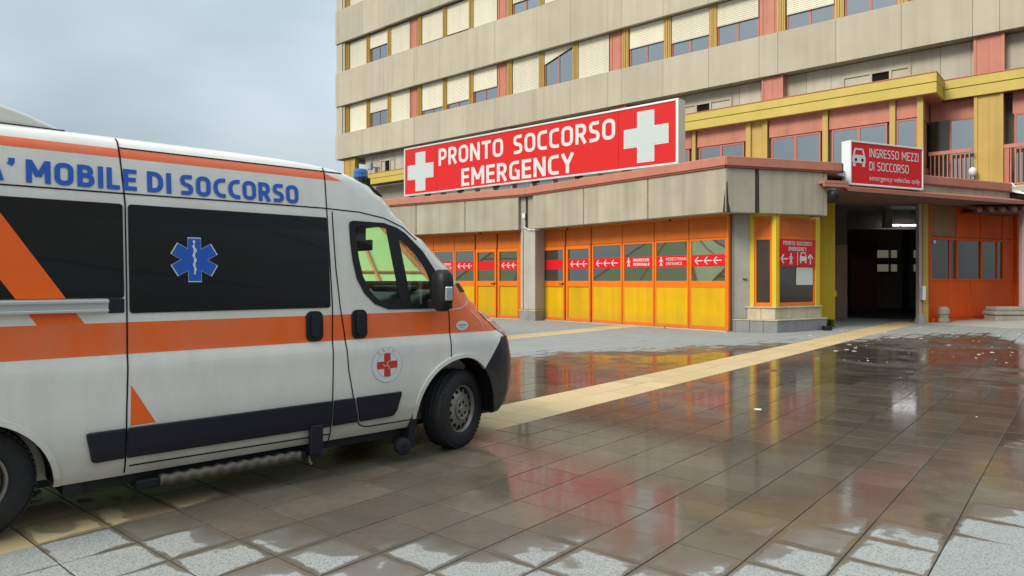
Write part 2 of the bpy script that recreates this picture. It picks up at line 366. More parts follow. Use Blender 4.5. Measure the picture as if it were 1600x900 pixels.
def _glyph(ch, t, rd=False):
    h = t/2
    def rp(pts, r, closed=False):
        """round the corners of a path"""
        out = []; n_ = len(pts)
        for i, p in enumerate(pts):
            if not closed and i in (0, n_-1): out.append(p); continue
            a, b_ = pts[i-1], pts[(i+1) % n_]
            da, db = math.dist(a, p), math.dist(b_, p); rr = min(r, da*0.49 if closed or i-1 else da*.98, db*0.49 if closed or i+1 < n_-1 else db*.98)
            u = ((a[0]-p[0])/da, (a[1]-p[1])/da); v = ((b_[0]-p[0])/db, (b_[1]-p[1])/db)
            for k in range(6):
                q = k/5; x0, y0 = p[0]+u[0]*rr*(1-q), p[1]+u[1]*rr*(1-q); x1, y1 = p[0]+v[0]*rr*q, p[1]+v[1]*rr*q
                out.append((x0*(1-q)+x1*q, y0*(1-q)+y1*q))
        if closed: out.append(out[0])
        return out
    R_ = .40 if rd else .26
    S_ = .28 if rd else .20; B_ = .30 if rd else .24
    G = {'I': (t, [[(h, 0), (h, 1)]]), 'T': (.60, [[(0, 1-h), (.60, 1-h)], [(.30, 1-t), (.30, 0)]]),
         'L': (.50, [[(h, 1), (h, 0)], [(t, h), (.50, h)]]), 'E': (.54, [[(h, 1), (h, 0)], [(t, 1-h), (.54, 1-h)], [(t, .51), (.50, .51)], [(t, h), (.54, h)]]),
         'N': (.68, [[(h, 0), (h, 1)], [(.68-h, 0), (.68-h, 1)], [(h*1.1, 1-h*.4), (.68-h*1.1, h*.4)]]),
         'M': (.84, [[(h, 0), (h, 1)], [(.84-h, 0), (.84-h, 1)], [(h*1.2, 1-h*.5), (.42, .30)], [(.84-h*1.2, 1-h*.5), (.42, .30)]]),
         'O': (.68, [rp([(h, h), (.68-h, h), (.68-h, 1-h), (h, 1-h)], R_, True)]),
         'C': (.58, [rp([(.58, 1-h), (h, 1-h), (h, h), (.58, h)], R_)]),
         'G': (.62, [rp([(.58, 1-h), (h, 1-h), (h, h), (.62-h, h), (.62-h, .50)], R_)[:-6-0] + [(.62-h, h), (.62-h, .50)], [(.34, .50), (.62-t, .50)]]),
         'S': (.58, [rp([(.54, 1-h), (h, 1-h), (h, .54), (.58-h, .46), (.58-h, h), (.03, h)], S_)]),
         'P': (.60, [[(h, 0), (h, 1)], rp([(t, 1-h), (.60-h, 1-h), (.60-h, .42), (t, .42)], B_)]),
         'R': (.62, [[(h, 0), (h, 1)], rp([(t, 1-h), (.60-h, 1-h), (.60-h, .45), (t, .45)], B_), [(.32, .44), (.60-h*.6, 0)]]),
         'D': (.64, [[(h, 0), (h, 1)], rp([(t, 1-h), (.64-h, 1-h), (.64-h, h), (t, h)], B_+.06)]),
         'B': (.63, [[(h, 0), (h, 1)], rp([(t, 1-h), (.58-h, 1-h), (.58-h, .53), (t, .53)], .2), rp([(t, .53), (.63-h, .53), (.63-h, h), (t, h)], .24)]),
         "’": (.22, [[(.13, 1.0), (.13, .83), (.06, .70)]]), 'U': (.66, [rp([(h, 1), (h, h), (.66-h, h), (.66-h, 1)], R_)]),
         'A': (.68, [[(h*.8, 0), (.34, 1-h*.3)], [(.68-h*.8, 0), (.34, 1-h*.3)], [(.17, .28), (.51, .28)]]),
         'Y': (.66, [[(h*.7, 1), (.33, .44)], [(.66-h*.7, 1), (.33, .44)], [(.33, .48), (.33, 0)]]),
         'Z': (.56, [[(0, 1-h), (.54, 1-h)], [(.56-h*1.2, 1-t*.8), (h*1.2, t*.8)], [(0, h), (.56, h)]]), ' ': (.30, [])}
    return G[ch]
def block_letters(mb, txt, x0, x1, z0, z1, y=-0.004, t=0.17, rd=False, emit=None):
    """squared sans capitals drawn with even strokes"""
    gl = [_glyph(c_, t, rd) for c_ in txt]; W = sum(g_[0] for g_ in gl)+.13*(len(gl)-1); sx_, sz_ = (x1-x0)/W, (z1-z0); cx_ = 0.0; lay = 0
    for w_, paths in gl:
        for P_ in paths:
            n_ = len(P_); closed = n_ > 3 and math.dist(P_[0], P_[-1]) < 1e-6; A_, B_ = [], []; lay += 1
            P2 = [p for k, p in enumerate(P_) if k == 0 or math.dist(p, P_[k-1]) > 1e-5]; n_ = len(P2)
            for k, p in enumerate(P2):
                a = P2[k-1] if k else (P2[-2] if closed else p); b_ = P2[k+1] if k < n_-1 else (P2[1] if closed else p)
                def un(q, r_):
                    d = math.dist(q, r_); return ((r_[0]-q[0])/d, (r_[1]-q[1])/d) if d > 1e-9 else None
                u, v = un(a, p), un(p, b_); u = u or v; v = v or u
                nx, nz_ = -(u[1]+v[1]), (u[0]+v[0]); d = math.hypot(nx, nz_) or 1; nx, nz_ = nx/d, nz_/d
                k_ = (t/2)/max(0.6, nx*-u[1]+nz_*u[0])
                A_.append((p[0]+nx*k_, p[1]+nz_*k_)); B_.append((p[0]-nx*k_, p[1]-nz_*k_))
            yy = y-0.0003*(lay % 5); f_ = lambda q: (emit or mb.pt)(x0+(cx_+q[0])*sx_, yy, z0+q[1]*sz_)
            ia = [f_(q) for q in A_]; ib = [f_(q) for q in B_]
            mb.f += [(ia[k], ib[k], ib[k+1], ia[k+1]) for k in range(n_-1)]
        cx_ += w_+.13
    return mb
def cross(mb, cx, cz, w, h, a, y0, y1):
    a1, w1, h1 = a/2, w/2, h/2
    return mb.plate([(cx-a1, cz+h1), (cx-a1, cz+a1), (cx-w1, cz+a1), (cx-w1, cz-a1), (cx-a1, cz-a1), (cx-a1, cz-h1), (cx+a1, cz-h1), (cx+a1, cz-a1), (cx+w1, cz-a1), (cx+w1, cz+a1), (cx+a1, cz+a1), (cx+a1, cz+h1)], y0, y1)
def arrow(mb, cx, cz, w, h, t, d='L', y0=-0.008, y1=-0.004):
    pts = [((w/2, 0), (-w/2+t*0.4, 0)), ((-w/2, 0), (-w/2+h/2, h/2)), ((-w/2, 0), (-w/2+h/2, -h/2))]
    for p, q in pts:
        if d == 'U': p, q = (-p[1], -p[0]), (-q[1], -q[0])
        mb.stroke((cx+p[0], cz+p[1]), (cx+q[0], cz+q[1]), t, y0, y1)
    return mb
def walker(mb, cx, z0, h, y0=-0.008, y1=-0.004):
    q = lambda x, z: (cx+x*h, z0+z*h)
    mb.disc(*q(0, 0.93), 0.085*h, None, y0, y1, 12)
    for a, b, w in (((0, 0.82), (0, 0.45), 0.17), ((0, 0.47), (0.16, 0.02), 0.10), ((0, 0.47), (-0.15, 0.02), 0.10), ((-0.03, 0.78), (-0.2, 0.6), 0.07), ((-0.2, 0.61), (-0.27, 0.45), 0.06), ((0.03, 0.78), (0.2, 0.6), 0.07), ((0.2, 0.62), (0.26, 0.46), 0.06)):
        mb.stroke(q(*a), q(*b), w*h, y0, y1)
    return mb
def caricon(mb, cx, z0, w, y0=-0.008, y1=-0.004):
    q = lambda x, z: (cx+x*w, z0+z*w)
    mb.plate([q(-.5, .22), q(.5, .22), q(.5, .55), q(.4, .66), q(-.4, .66), q(-.5, .55)], y0, y1)
    for a, b in (((-.42, .62), (-.27, 1.0)), ((-.29, .98), (.29, .98)), ((.27, 1.0), (.42, .62))): mb.stroke(q(*a), q(*b), .09*w, y0, y1)
    mb.plate([q(-.45, .02), q(-.28, .02), q(-.28, .26), q(-.45, .26)], y0, y1); mb.plate([q(.28, .02), q(.45, .02), q(.45, .26), q(.28, .26)], y0, y1)
    return mb
# ------------------------------------------------------------------ ground
mg = MB(); mg.box(-400, 400, -400, 900, -0.5, -0.016)
tag(mg.build('ground', pm('grey_ground', (0.16, 0.155, 0.15), 0.9, var=0.3)), kind='structure')

# paving: wet and dry states of the same terrazzo tiles, chosen by where the water stands, plus van shade painted into the strip
def tilemat(name, dry, wet, strip=False):
    m, t, b = newmat(name); n, l = t.nodes, t.links
    g = n.new('ShaderNodeNewGeometry'); sp = n.new('ShaderNodeSeparateXYZ'); l.new(g.outputs['Position'], sp.inputs[0])
    x, y = sp.outputs[0], sp.outputs[1]
    def mt(op, a, bb=None, clamp=False):
        q = n.new('ShaderNodeMath'); q.operation = op; q.use_clamp = clamp
        for i, v in enumerate((a, bb)):
            if v is None: continue
            if isinstance(v, (int, float)): q.inputs[i].default_value = v
            else: l.new(v, q.inputs[i])
        return q.outputs[0]
    def noise(sc, det=4, rough=0.5):
        q = n.new('ShaderNodeTexNoise'); q.inputs['Scale'].default_value = sc; q.inputs['Detail'].default_value = det; q.inputs['Roughness'].default_value = rough
        l.new(g.outputs['Position'], q.inputs['Vector']); return q.outputs['Fac']
    def ramp(v, a, bb, lo=0.0, hi=1.0):
        q = n.new('ShaderNodeMapRange'); q.inputs['From Min'].default_value = a; q.inputs['From Max'].default_value = bb
        q.inputs['To Min'].default_value = lo; q.inputs['To Max'].default_value = hi; l.new(v, q.inputs['Value']); return q.outputs[0]
    big, mid, fine = noise(0.75, 2), noise(2.6, 3), noise(14, 4, 0.6)
    att = n.new('ShaderNodeAttribute'); att.attribute_name = 'tile_edge'; att.attribute_type = 'GEOMETRY'
    # near edge of the puddle, in front of the van and at the right
    near = mt('SUBTRACT', mt('ADD', 3.62, mt('MULTIPLY', mt('MULTIPLY', x, x), 0.085)), y)
    # far dry band before the doors on the left of the strip, and before the garage
    far = mt('SUBTRACT', mt('SUBTRACT', y, mt('MULTIPLY', x, 0.46)), 14.3)
    far2 = mt('SUBTRACT', y, 22.3)
    d = mt('MAXIMUM', mt('MAXIMUM', mt('MULTIPLY', near, 1.1), mt('MINIMUM', mt('MULTIPLY', far, 0.6), 0.42)), far2)
    d = mt('ADD', d, mt('MULTIPLY', mt('SUBTRACT', big, 0.5), 1.1))
    d = mt('ADD', d, mt('MULTIPLY', mt('SUBTRACT', mid, 0.5), 1.3))
    d = mt('ADD', d, mt('MULTIPLY', mt('SUBTRACT', fine, 0.5), 0.12))
    # water lingers along the joints
    uvn = n.new('ShaderNodeUVMap'); us = n.new('ShaderNodeSeparateXYZ'); l.new(uvn.outputs[0], us.inputs[0])
    e1 = mt('MINIMUM', mt('MINIMUM', us.outputs[0], mt('SUBTRACT', 1.0, us.outputs[0])), mt('MINIMUM', us.outputs[1], mt('SUBTRACT', 1.0, us.outputs[1])))
    edge = ramp(mt('ADD', e1, mt('MULTIPLY', mt('SUBTRACT', fine, 0.5), 0.10)), 0.0, 0.11, 0.60, 0.0)
    d = mt('SUBTRACT', d, edge)
    tone = n.new('ShaderNodeAttribute'); tone.attribute_name = 'tone'; tone.attribute_type = 'GEOMETRY'
    info = n.new('ShaderNodeObjectInfo')
    tn_ = mt('ADD', mt('MULTIPLY', info.outputs['Random'], 0.5), mt('MULTIPLY', tone.outputs['Fac'], 0.5))
    d = mt('ADD', d, mt('MULTIPLY', mt('SUBTRACT', tn_, 0.27), 1.1))
    if strip: d = mt('MAXIMUM', d, mt('MULTIPLY', mt('SUBTRACT', mt('ADD', y, mt('MULTIPLY', fine, 1.2)), 7.0), 0.6))  # keeps the dark strip tone near the van, imitating its contact shadow
    dryf = ramp(d, -0.02, 0.03)
    damp = ramp(d, -0.35, 0.0)
    # standing water lies right of the van; left of it the tiles are only damp
    reg = mt('ADD', mt('MULTIPLY', x, 1.5), mt('MULTIPLY', mt('SUBTRACT', y, 6.2), 0.34))
    reg = mt('MINIMUM', mt('ADD', reg, 0.80), mt('SUBTRACT', 1.0, mt('MULTIPLY', mt('MAXIMUM', mt('SUBTRACT', y, 7.5), 0.0), 0.075)))
    patchy = mt('ADD', mt('MULTIPLY', mt('SUBTRACT', big, 0.5), 1.9), mt('MULTIPLY', mt('SUBTRACT', noise(0.33, 2), 0.5), 2.0))
    pool = ramp(mt('ADD', mt('ADD', reg, patchy), mt('MULTIPLY', mt('SUBTRACT', mid, 0.5), 0.9)), 0.10, 0.62)
    pool = mt('MULTIPLY', pool, mt('SUBTRACT', 1.0, damp))
    # terrazzo speckle
    vo = n.new('ShaderNodeTexVoronoi'); vo.inputs['Scale'].default_value = 190; l.new(g.outputs['Position'], vo.inputs['Vector'])
    vs = n.new('ShaderNodeSeparateXYZ'); l.new(vo.outputs['Color'], vs.inputs[0]); speck = ramp(vs.outputs[0], 0.70, 0.80)
    def mc(f, a, c2):
        q = n.new('ShaderNodeMix'); q.data_type = 'RGBA'
        if isinstance(f, (int, float)): q.inputs[0].default_value = f
        else: l.new(f, q.inputs[0])
        for i, v in ((6, a), (7, c2)):
            if isinstance(v, tuple): q.inputs[i].default_value = (*v, 1)
            else: l.new(v, q.inputs[i])
        return q.outputs[2]
    dc = mc(mt('MULTIPLY', speck, 0.0 if strip else 0.75), dry, tuple(c*0.3 for c in dry))
    dc = mc(mt('MULTIPLY', tn_, 0.55), dc, tuple(c*0.6 for c in dry))
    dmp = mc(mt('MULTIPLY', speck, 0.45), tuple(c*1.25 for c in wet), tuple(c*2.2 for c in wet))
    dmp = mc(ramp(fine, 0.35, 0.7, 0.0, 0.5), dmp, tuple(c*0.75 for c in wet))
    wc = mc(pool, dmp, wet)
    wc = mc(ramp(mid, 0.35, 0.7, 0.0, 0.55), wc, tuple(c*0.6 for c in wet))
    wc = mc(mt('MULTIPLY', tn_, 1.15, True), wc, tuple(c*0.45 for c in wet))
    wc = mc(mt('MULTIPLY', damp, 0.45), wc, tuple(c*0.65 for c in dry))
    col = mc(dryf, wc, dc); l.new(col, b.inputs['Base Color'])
    # roughness: standing water is glassy, damp tile dull, dry tile matt
    rw = ramp(pool, 0.0, 1.0, 0.44, 0.10 if not strip else 0.26)
    rw = mt('ADD', rw, mt('MULTIPLY', mt('SUBTRACT', fine, 0.5), 0.22))
    rn = n.new('ShaderNodeMix'); rn.data_type = 'FLOAT'; l.new(dryf, rn.inputs[0]); l.new(rw, rn.inputs[2]); rn.inputs[3].default_value = 0.8
    l.new(rn.outputs[0], b.inputs['Roughness'])
    sn = n.new('ShaderNodeMix'); sn.data_type = 'FLOAT'; l.new(dryf, sn.inputs[0]); sn.inputs[2].default_value = 0.5 if not strip else 0.35; sn.inputs[3].default_value = 0.2
    l.new(sn.outputs[0], b.inputs['Specular IOR Level'])
    bp = n.new('ShaderNodeBump'); bp.inputs['Strength'].default_value = 0.35; bp.inputs['Distance'].default_value = 0.004
    hb = mt('ADD', mt('MULTIPLY', noise(110, 2), mt('MULTIPLY', dryf, 0.6)), mt('MULTIPLY', noise(5, 4), 0.5))
    l.new(hb, bp.inputs['Height']); l.new(bp.outputs[0], b.inputs['Normal'])
    return m
M['tile'] = tilemat('terrazzo_paving_tile', (0.36, 0.37, 0.36), (0.128, 0.106, 0.080))
M['strip'] = tilemat('cream_paving_tile', (0.60, 0.45, 0.25), (0.30, 0.215, 0.115), True)  # wet tone darkened further to paint in the shade under the van
M['mortar'] = pm('dark_joint_bed', (0.022, 0.018, 0.015), 0.7, var=0.4, vscale=3, spec=0.4)

PA = math.atan2(math.cos(R(39.9)), math.sin(R(39.9)))      # direction of the strip in the ground plane
pave = Fr((-0.123, 6.98, 0), math.degrees(PA))              # x along the strip, y away from it to the left
rows = []; a = 0.0
for i in range(2): rows.append((a, a+0.43, 1)); a += 0.43
for i in range(15): rows.append((a, a+0.395, 0)); a += 0.395
for i in range(2): rows.append((a, a+0.43, 1)); a += 0.43
for i in range(34): rows.append((a, a+0.395, 0)); a += 0.395
a = 0.0
for i in range(34): rows.insert(0, (a-0.395, a, 0)); a -= 0.395
PB = 0.395
tiles = []
for (a0, a1, st) in rows:
    for k in range(-45, 72):
        b0 = -3.225+k*PB
        c = pave.w(b0+PB/2, (a0+a1)/2, 0)
        if c.y < 1.6 or c.y > 29 or abs(c.x) > 0.80*c.y+1.6: continue
        inview = c.y > 3.35 and abs(c.x) < 0.745*c.y
        hidden = c.x < -0.9+0.25*(c.y-5) and 4.4 < c.y < 9 and (c.x+0.4)*0.672-(c.y-6.14)*0.741 < -0.15
        tiles.append((c.y + (0 if inview and not hidden else 100), b0, a0, a1, st, c))
tiles.sort(key=lambda q: q[0])
tag(MB().box(-60, 60, 0.5, 60, -0.4, -0.0045).build('pavement', M['mortar']), 'grey terrazzo paving, wet across the forecourt', kind='structure')
pavement = bpy.data.objects['pavement']
def tile_geo(w, h):
    g_, c_ = 0.0036, 0.0018
    x0, x1, y0, y1 = -w/2+g_, w/2-g_, -h/2+g_, h/2-g_
    v = [(x0, y0, -.006), (x1, y0, -.006), (x1, y1, -.006), (x0, y1, -.006), (x0, y0, -c_), (x1, y0, -c_), (x1, y1, -c_), (x0, y1, -c_),
         (x0+c_, y0+c_, 0), (x1-c_, y0+c_, 0), (x1-c_, y1-c_, 0), (x0+c_, y1-c_, 0)]
    f = [(8, 9, 10, 11)]+[(i+4, (i+1) % 4+4, (i+1) % 4+8, i+8) for i in range(4)]+[(i, (i+1) % 4, (i+1) % 4+4, i+4) for i in range(4)]
    return v, f
def tile_mesh(name, w, h, mat):
    v, f = tile_geo(w, h); me = bpy.data.meshes.new(name); me.from_pydata(v, [], f)
    uv = me.uv_layers.new(name='UVMap')
    for lp in me.loops: q = v[lp.vertex_index]; uv.data[lp.index].uv = (q[0]/w+0.5, q[1]/h+0.5)
    me.materials.append(mat); return me
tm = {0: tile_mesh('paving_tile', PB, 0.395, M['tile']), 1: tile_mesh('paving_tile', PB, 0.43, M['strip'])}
for q in tiles[:300]:
    _, b0, a0, a1, st, c = q
    o = bpy.data.objects.new('paving_tile', tm[st]); COL.objects.link(o); o.parent = pavement
    o.location = (c.x, c.y, random.uniform(-0.0008, 0.0008)); o.rotation_euler = (random.gauss(0, 0.0007), random.gauss(0, 0.0007), PA)
for st in (0, 1):
    V, F, U, T = [], [], [], []
    for q in tiles[300:]:
        _, b0, a0, a1, s2, c = q
        if s2 != st: continue
        w, h = PB, a1-a0; v, f = tile_geo(w, h); n0 = len(V); dz = random.uniform(-0.0006, 0.0006); tt = random.random()
        tx, ty = random.gauss(0, 0.0007), random.gauss(0, 0.0007)
        for p in v:
            P = pave.w(p[0], p[1], 0)-pave.w(0, 0, 0); V.append((c.x+P.x, c.y+P.y, p[2]+dz+p[0]*tx+p[1]*ty)); U.append((p[0]/w+0.5, p[1]/h+0.5)); T.append(tt)
        F += [tuple(n0+i for i in g_) for g_ in f]
    me = bpy.data.meshes.new('paving_tile'); me.from_pydata(V, [], F); uv = me.uv_layers.new(name='UVMap')
    for lp in me.loops: uv.data[lp.index].uv = U[lp.vertex_index]
    at = me.attributes.new('tone', 'FLOAT', 'POINT'); at.data.foreach_set('value', T)
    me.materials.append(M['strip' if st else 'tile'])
    o = bpy.data.objects.new('paving_tile', me); COL.objects.link(o); o.parent = pavement; tag(o, kind='stuff')
# light concrete apron rising to the orange lobby
ap = MB()
P_ = [(14.6, 24.3, 0.002), (15.8, 21.8, 0.002), (27, 23.2, 0.002), (27, 30.5, 0.25), (21.0, 29.8, 0.22), (15.0, 25.4, 0.002)]
i0 = [ap.pt(*p) for p in P_]; ap.f.append(tuple(i0)); i1 = [ap.pt(p[0], p[1], -0.3) for p in P_]; ap.f.append(tuple(i1[::-1]))
ap.f += [(i0[k], i1[k], i1[(k+1) % 6], i0[(k+1) % 6]) for k in range(6)]
tag(ap.build('path', pm('pale_concrete_apron', (0.42, 0.41, 0.38), 0.8, var=0.3, vscale=1.5)), kind='structure')
# scattered white litter on the wet paving
lm = MB()
for i in range(75):
    y = random.uniform(12.5, 22.5); x = y*random.uniform(0.42, 0.74); r = random.choice([.010, .014, .018, .025, .05]); a = random.random()*6
    if random.random() < 0.08: x = y*random.uniform(-0.1, 0.6); y = random.uniform(4.2, 12)
    k = 5; p = [(x+r*math.cos(a+6.28*j/k)*random.uniform(.6, 1.3), y+r*math.sin(a+6.28*j/k)*random.uniform(.6, 1.3)) for j in range(k)]
    lm.prism(p, 0.0015, 0.006)
tag(lm.build('litter', M['litter']), 'small white scraps scattered over the wet paving', kind='stuff')

# ------------------------------------------------------------------ hospital block
T = Fr((-13.499, 52.577, 0), -40.7)           # x from its left corner towards the right, y into the building
hosp = thing('hospital_building', 'tall beige hospital block with cream shutters, salmon columns and a yellow fascia', 'building', T.w(0, 0, 0))
FL = [(12.62, 14.77), (17.33, 19.55), (22.05, 24.25)]
BANDS = [(10.75, 12.62), (14.77, 17.33), (19.55, 22.05), (24.25, 26.8)]
SEND = 48.9
MODS = [0.27+8.09*k for k in range(6)]
# core behind the facade
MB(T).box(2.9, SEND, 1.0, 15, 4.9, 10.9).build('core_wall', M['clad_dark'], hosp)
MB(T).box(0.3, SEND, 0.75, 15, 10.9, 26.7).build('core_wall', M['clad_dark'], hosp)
MB(T).box(0.02, 0.72, 0.10, 15.2, 10.73, 26.8).build('corner_wall', M['clad'], hosp)
jn = [0.38, 3.4, 5.77, 9.04, 11.56, 13.97, 16.42, 19.64, 22.07, 24.52, 25.35, 27.78, 30.19, 32.63, 33.47, 35.91, 38.37, 40.76, 41.6, 44.0, 46.4, SEND]
for (z0, z1) in BANDS:
    xs = [0.0]+jn
    for x0, x1 in zip(xs, xs[1:]):
        o = MB(T).box(x0+0.005, x1-0.005, random.uniform(-0.006, 0.006), 0.16, z0, z1).build('cladding_panel', M['clad'], hosp, bevel=0.006, seg=1)
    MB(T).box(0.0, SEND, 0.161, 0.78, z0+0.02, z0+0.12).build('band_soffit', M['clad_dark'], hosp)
    MB(T).box(0.74, SEND, 0.161, 0.78, z1-0.10, z1-0.02).build('band_ledge', M['clad'], hosp)
    MB(T).box(0.01, SEND, 0.162, 0.19, z0+0.13, z1-0.11).build('joint_backing', M['dark'], hosp)
MB(T).box(0.72, SEND, 0.05, 0.158, 10.735, 10.748).build('drip_edge', M['clad_dark'], hosp)
# window kit: frame, two panes, shutter of ribbed slats with its own drop
def win_frame(w, h):
    q = MB(); t_ = 0.07
    q.box(0, w, 0, 0.08, 0, t_).box(0, w, 0, 0.08, h-t_, h).box(0, t_, 0, 0.08, t_, h-t_).box(w-t_, w, 0, 0.08, t_, h-t_).box(w/2-0.045, w/2+0.045, -0.004, 0.076, t_, h-t_); return q
WW, WH = 2.02, 2.15
pf = Proto(win_frame(WW, WH), 'window_frame', M['frame_red']); pp = Proto(MB().box(0, WW/2-0.115, 0, 0.012, 0, WH-0.14), 'pane', M['glass_up'])
psh = {}
def shutter_mb(w, h, drop, skew=0.0):
    q = MB(); n_ = max(2, int(drop*h/0.085)); top_ = h+0.01; dz = drop*h/n_
    zz = lambda k, side: max(top_-k*dz, 0)+(skew*side if k == n_ else 0)
    prev = None
    for k in range(n_):
        za, zb = top_-k*dz, top_-(k+1)*dz
        f_ = 1-(k+1)/n_
        a = [q.pt(0.0, -0.055, za), q.pt(w, -0.055, za), q.pt(w, -0.075, za-dz*0.5), q.pt(0, -0.075, za-dz*0.5), q.pt(w, -0.062, zb+0.012), q.pt(0, -0.062, zb+0.012)]
        q.f += [(a[0], a[3], a[2], a[1]), (a[3], a[5], a[4], a[2])]
        if prev: q.f.append((prev[5], a[0], a[1], prev[4]))
        prev = a
    if skew:
        for i, v in enumerate(q.v):
            fr_ = (top_-v.z)/(drop*h); v.z += skew*(v.x/w)*fr_
    q.box(0, w, -0.078, -0.05, top_-drop*h-0.03, top_-drop*h) if not skew else None
    return q
def shutter(drop, skew=0):
    key = (round(drop, 2), skew)
    if key not in psh: psh[key] = Proto(shutter_mb(WW-0.04, WH-0.02, drop, skew), 'shutter', M['shutter'])
    return psh[key]
DR = {0: [[1, .45, 1], [.8, .78, .6], [1, -1, 1], [.5, .62, .5], [.62, .3, .5], [.5, 1, .8]],
      1: [[.97, .45, 1], [.88, .87, 1], [.6, .9, .5], [.7, .8, .6], [.5, .9, .5], [1, .5, .5]],
      2: [[1, .7, .8], [1, .5, 1], [.7, .9, .5], [.7, .8, .6], [.5, .9, .5], [1, .5, .5]]}
pmull = Proto(MB().box(0, 0.36, 0, 0.24, 0, 2.2).box(0.05, 0.09, -0.035, -0.001, 0, 2.2).box(0.15, 0.19, -0.05, -0.001, 0, 2.2).box(0.25, 0.29, -0.035, -0.001, 0, 2.2), 'mullion', M['mustard'])
for fi, (z0, z1) in enumerate(FL):
    for k, c0 in enumerate(MODS):
        offs = [1.10, 3.52, 5.92]
        for j, of in enumerate(offs):
            if c0+of+WW > SEND: continue
            wf = place(pf, 'window', hosp, T, c0+of, 0.42, z0)
            for side in (0, 1): place(pp, 'pane', wf, T, c0+of+(0.075 if side == 0 else WW/2+0.04), 0.45, z0+0.07)
            d = DR[fi][k][j]
            sp_ = shutter(0.22, 0.0) if d == 0 else (shutter(0.36, 0.62) if d == -1 else shutter(d))
            place(sp_, 'shutter', wf, T, c0+of+0.02, 0.42, z0)
        for of in (0.70, 3.15, 5.56):
            if c0+of < SEND-0.4: place(pmull, 'mullion', hosp, T, c0+of, 0.30, z0-0.02)
        # column face between modules
        if k == 0:
            MB(T).box(0.74, 0.96, 0.161, 0.75, z0, z1).build('column_panel', M['clad'], hosp)
        else:
            q = MB(T).box(c0-0.11, c0+0.69, 0.36, 0.75, z0, z1).box(c0+0.02, c0+0.05, 0.33, 0.359, z0, z1).box(c0+0.55, c0+0.58, 0.33, 0.359, z0, z1)
            q.build('column_panel', M['pink'], hosp)
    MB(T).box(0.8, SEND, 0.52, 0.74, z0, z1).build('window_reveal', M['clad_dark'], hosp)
# mezzanine under the lowest band, its salmon columns and small vents
ms = [2.9]+[2.9+1.02*i for i in range(1, 45)]
for x0, x1 in zip(ms, ms[1:]):
    if x1 > SEND: break
    pieces = [(x0, x1)]
    for a, b_ in ((4.7, 6.3), (28.3, 31.1), (36.0, 38.6)):
        pieces = [q for p in pieces for q in ((p[0], min(p[1], a)), (max(p[0], b_), p[1])) if q[1]-q[0] > 0.03] if any(p[0] < b_ and p[1] > a for p in pieces) else pieces
    for p0, p1 in pieces: MB(T).box(p0+0.006, p1-0.006, 0.62, 0.72, 9.20, 10.74).build('mezzanine_panel', M['mezz'], hosp)
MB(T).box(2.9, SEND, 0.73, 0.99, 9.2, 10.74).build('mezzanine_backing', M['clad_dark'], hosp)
for (a, b_, w0, w1) in ((4.7, 6.3, 5.25, 5.75), (28.3, 31.1, 29.32, 29.98), (36.0, 38.6, 37.17, 37.81)):
    f_ = MB(T)
    f_.box(a, b_, 0.56, 0.70, 10.16, 10.26).box(a, b_, 0.56, 0.70, 9.22, 9.32).box(a, a+.09, .56, .70, 9.32, 10.16).box(b_-.09, b_, .56, .70, 9.32, 10.16).box(w0-.09, w0, .56, .70, 9.32, 10.16).box(w1, w1+.09, .56, .70, 9.32, 10.16)
    v_ = f_.build('vent_window', M['mezz'], hosp)
    MB(T).box(a+.10, w0-.10, .61, .66, 9.33, 10.15).build('blank_pane', M['mezz'], v_); MB(T).box(w1+.10, b_-.10, .61, .66, 9.33, 10.15).build('blank_pane', M['mezz'], v_)
    MB(T).box(w0, w1, .66, .70, 9.33, 10.15).build('open_pane', M['dark'], v_)
    MB(T).box(a, b_, .62, .70, 10.27, 10.74).build('mezzanine_panel', M['mezz'], hosp)
for k, c0 in enumerate(MODS):
    if k == 0:
        MB(T).box(0.75, 2.12, 0.25, 0.62, 4.9, 10.72).box(0.78, 0.82, 0.22, 0.249, 4.9, 10.72).box(1.5, 1.54, 0.22, 0.249, 4.9, 10.72).build('corner_column', M['mustard'], hosp)
        continue
    q = MB(T)
    d0 = c0+0.05
    q.box(d0, d0+0.96, 0.20, 0.9, 9.27, 10.73); q.box(d0, d0+0.09, 0.17, 0.199, 9.27, 10.73); q.box(d0+0.87, d0+0.96, 0.17, 0.199, 9.27, 10.73); q.box(d0+0.46, d0+0.475, 0.185, 0.199, 9.27, 10.73)
    q.build('salmon_column', M['pink'], hosp)
# yellow double fascia: left stretch, projecting stretch, right stretch
def fascia(x0, x1, y, ret=None):
    MB(T).box(x0, x1, y, y+0.10, 8.90, 9.24).build('yellow_fascia_board', M['band'], hosp, bevel=0.01, seg=1)
    MB(T).box(x0, x1, y+0.004, y+0.10, 8.49, 8.875).build('yellow_fascia_board', M['band'], hosp, bevel=0.01, seg=1)
    MB(T).box(x0, x1, y-0.02, y+0.12, 9.243, 9.275).build('fascia_flashing', M['frame_red'], hosp)
    MB(T).box(x0+0.01, x1-0.01, y+0.101, y+0.13, 8.5, 9.23).build('joint_backing', M['dark'], hosp)
fascia(3.6, 17.0, 0.0); fascia(17.0, 39.83, -1.5); fascia(39.83, SEND, 0.0)
for y0_, z0_, z1_ in ((0, 8.90, 9.24), (0, 8.49, 8.875)):
    MB(T).box(39.735, 39.828, -1.399, -0.001, z0_, z1_).build('yellow_fascia_board', M['band'], hosp)
MB(T).box(39.72, 39.84, -1.379, -0.021, 9.243, 9.274).build('fascia_flashing', M['frame_red'], hosp)
MB(T).box(17.02, 39.73, -1.398, 0.9, 9.12, 9.20).build('fascia_soffit', M['clad_dark'], hosp)
MB(T).box(17.02, 39.73, -1.398, 0.9, 8.50, 8.56).build('fascia_soffit', M['pink'], hosp)
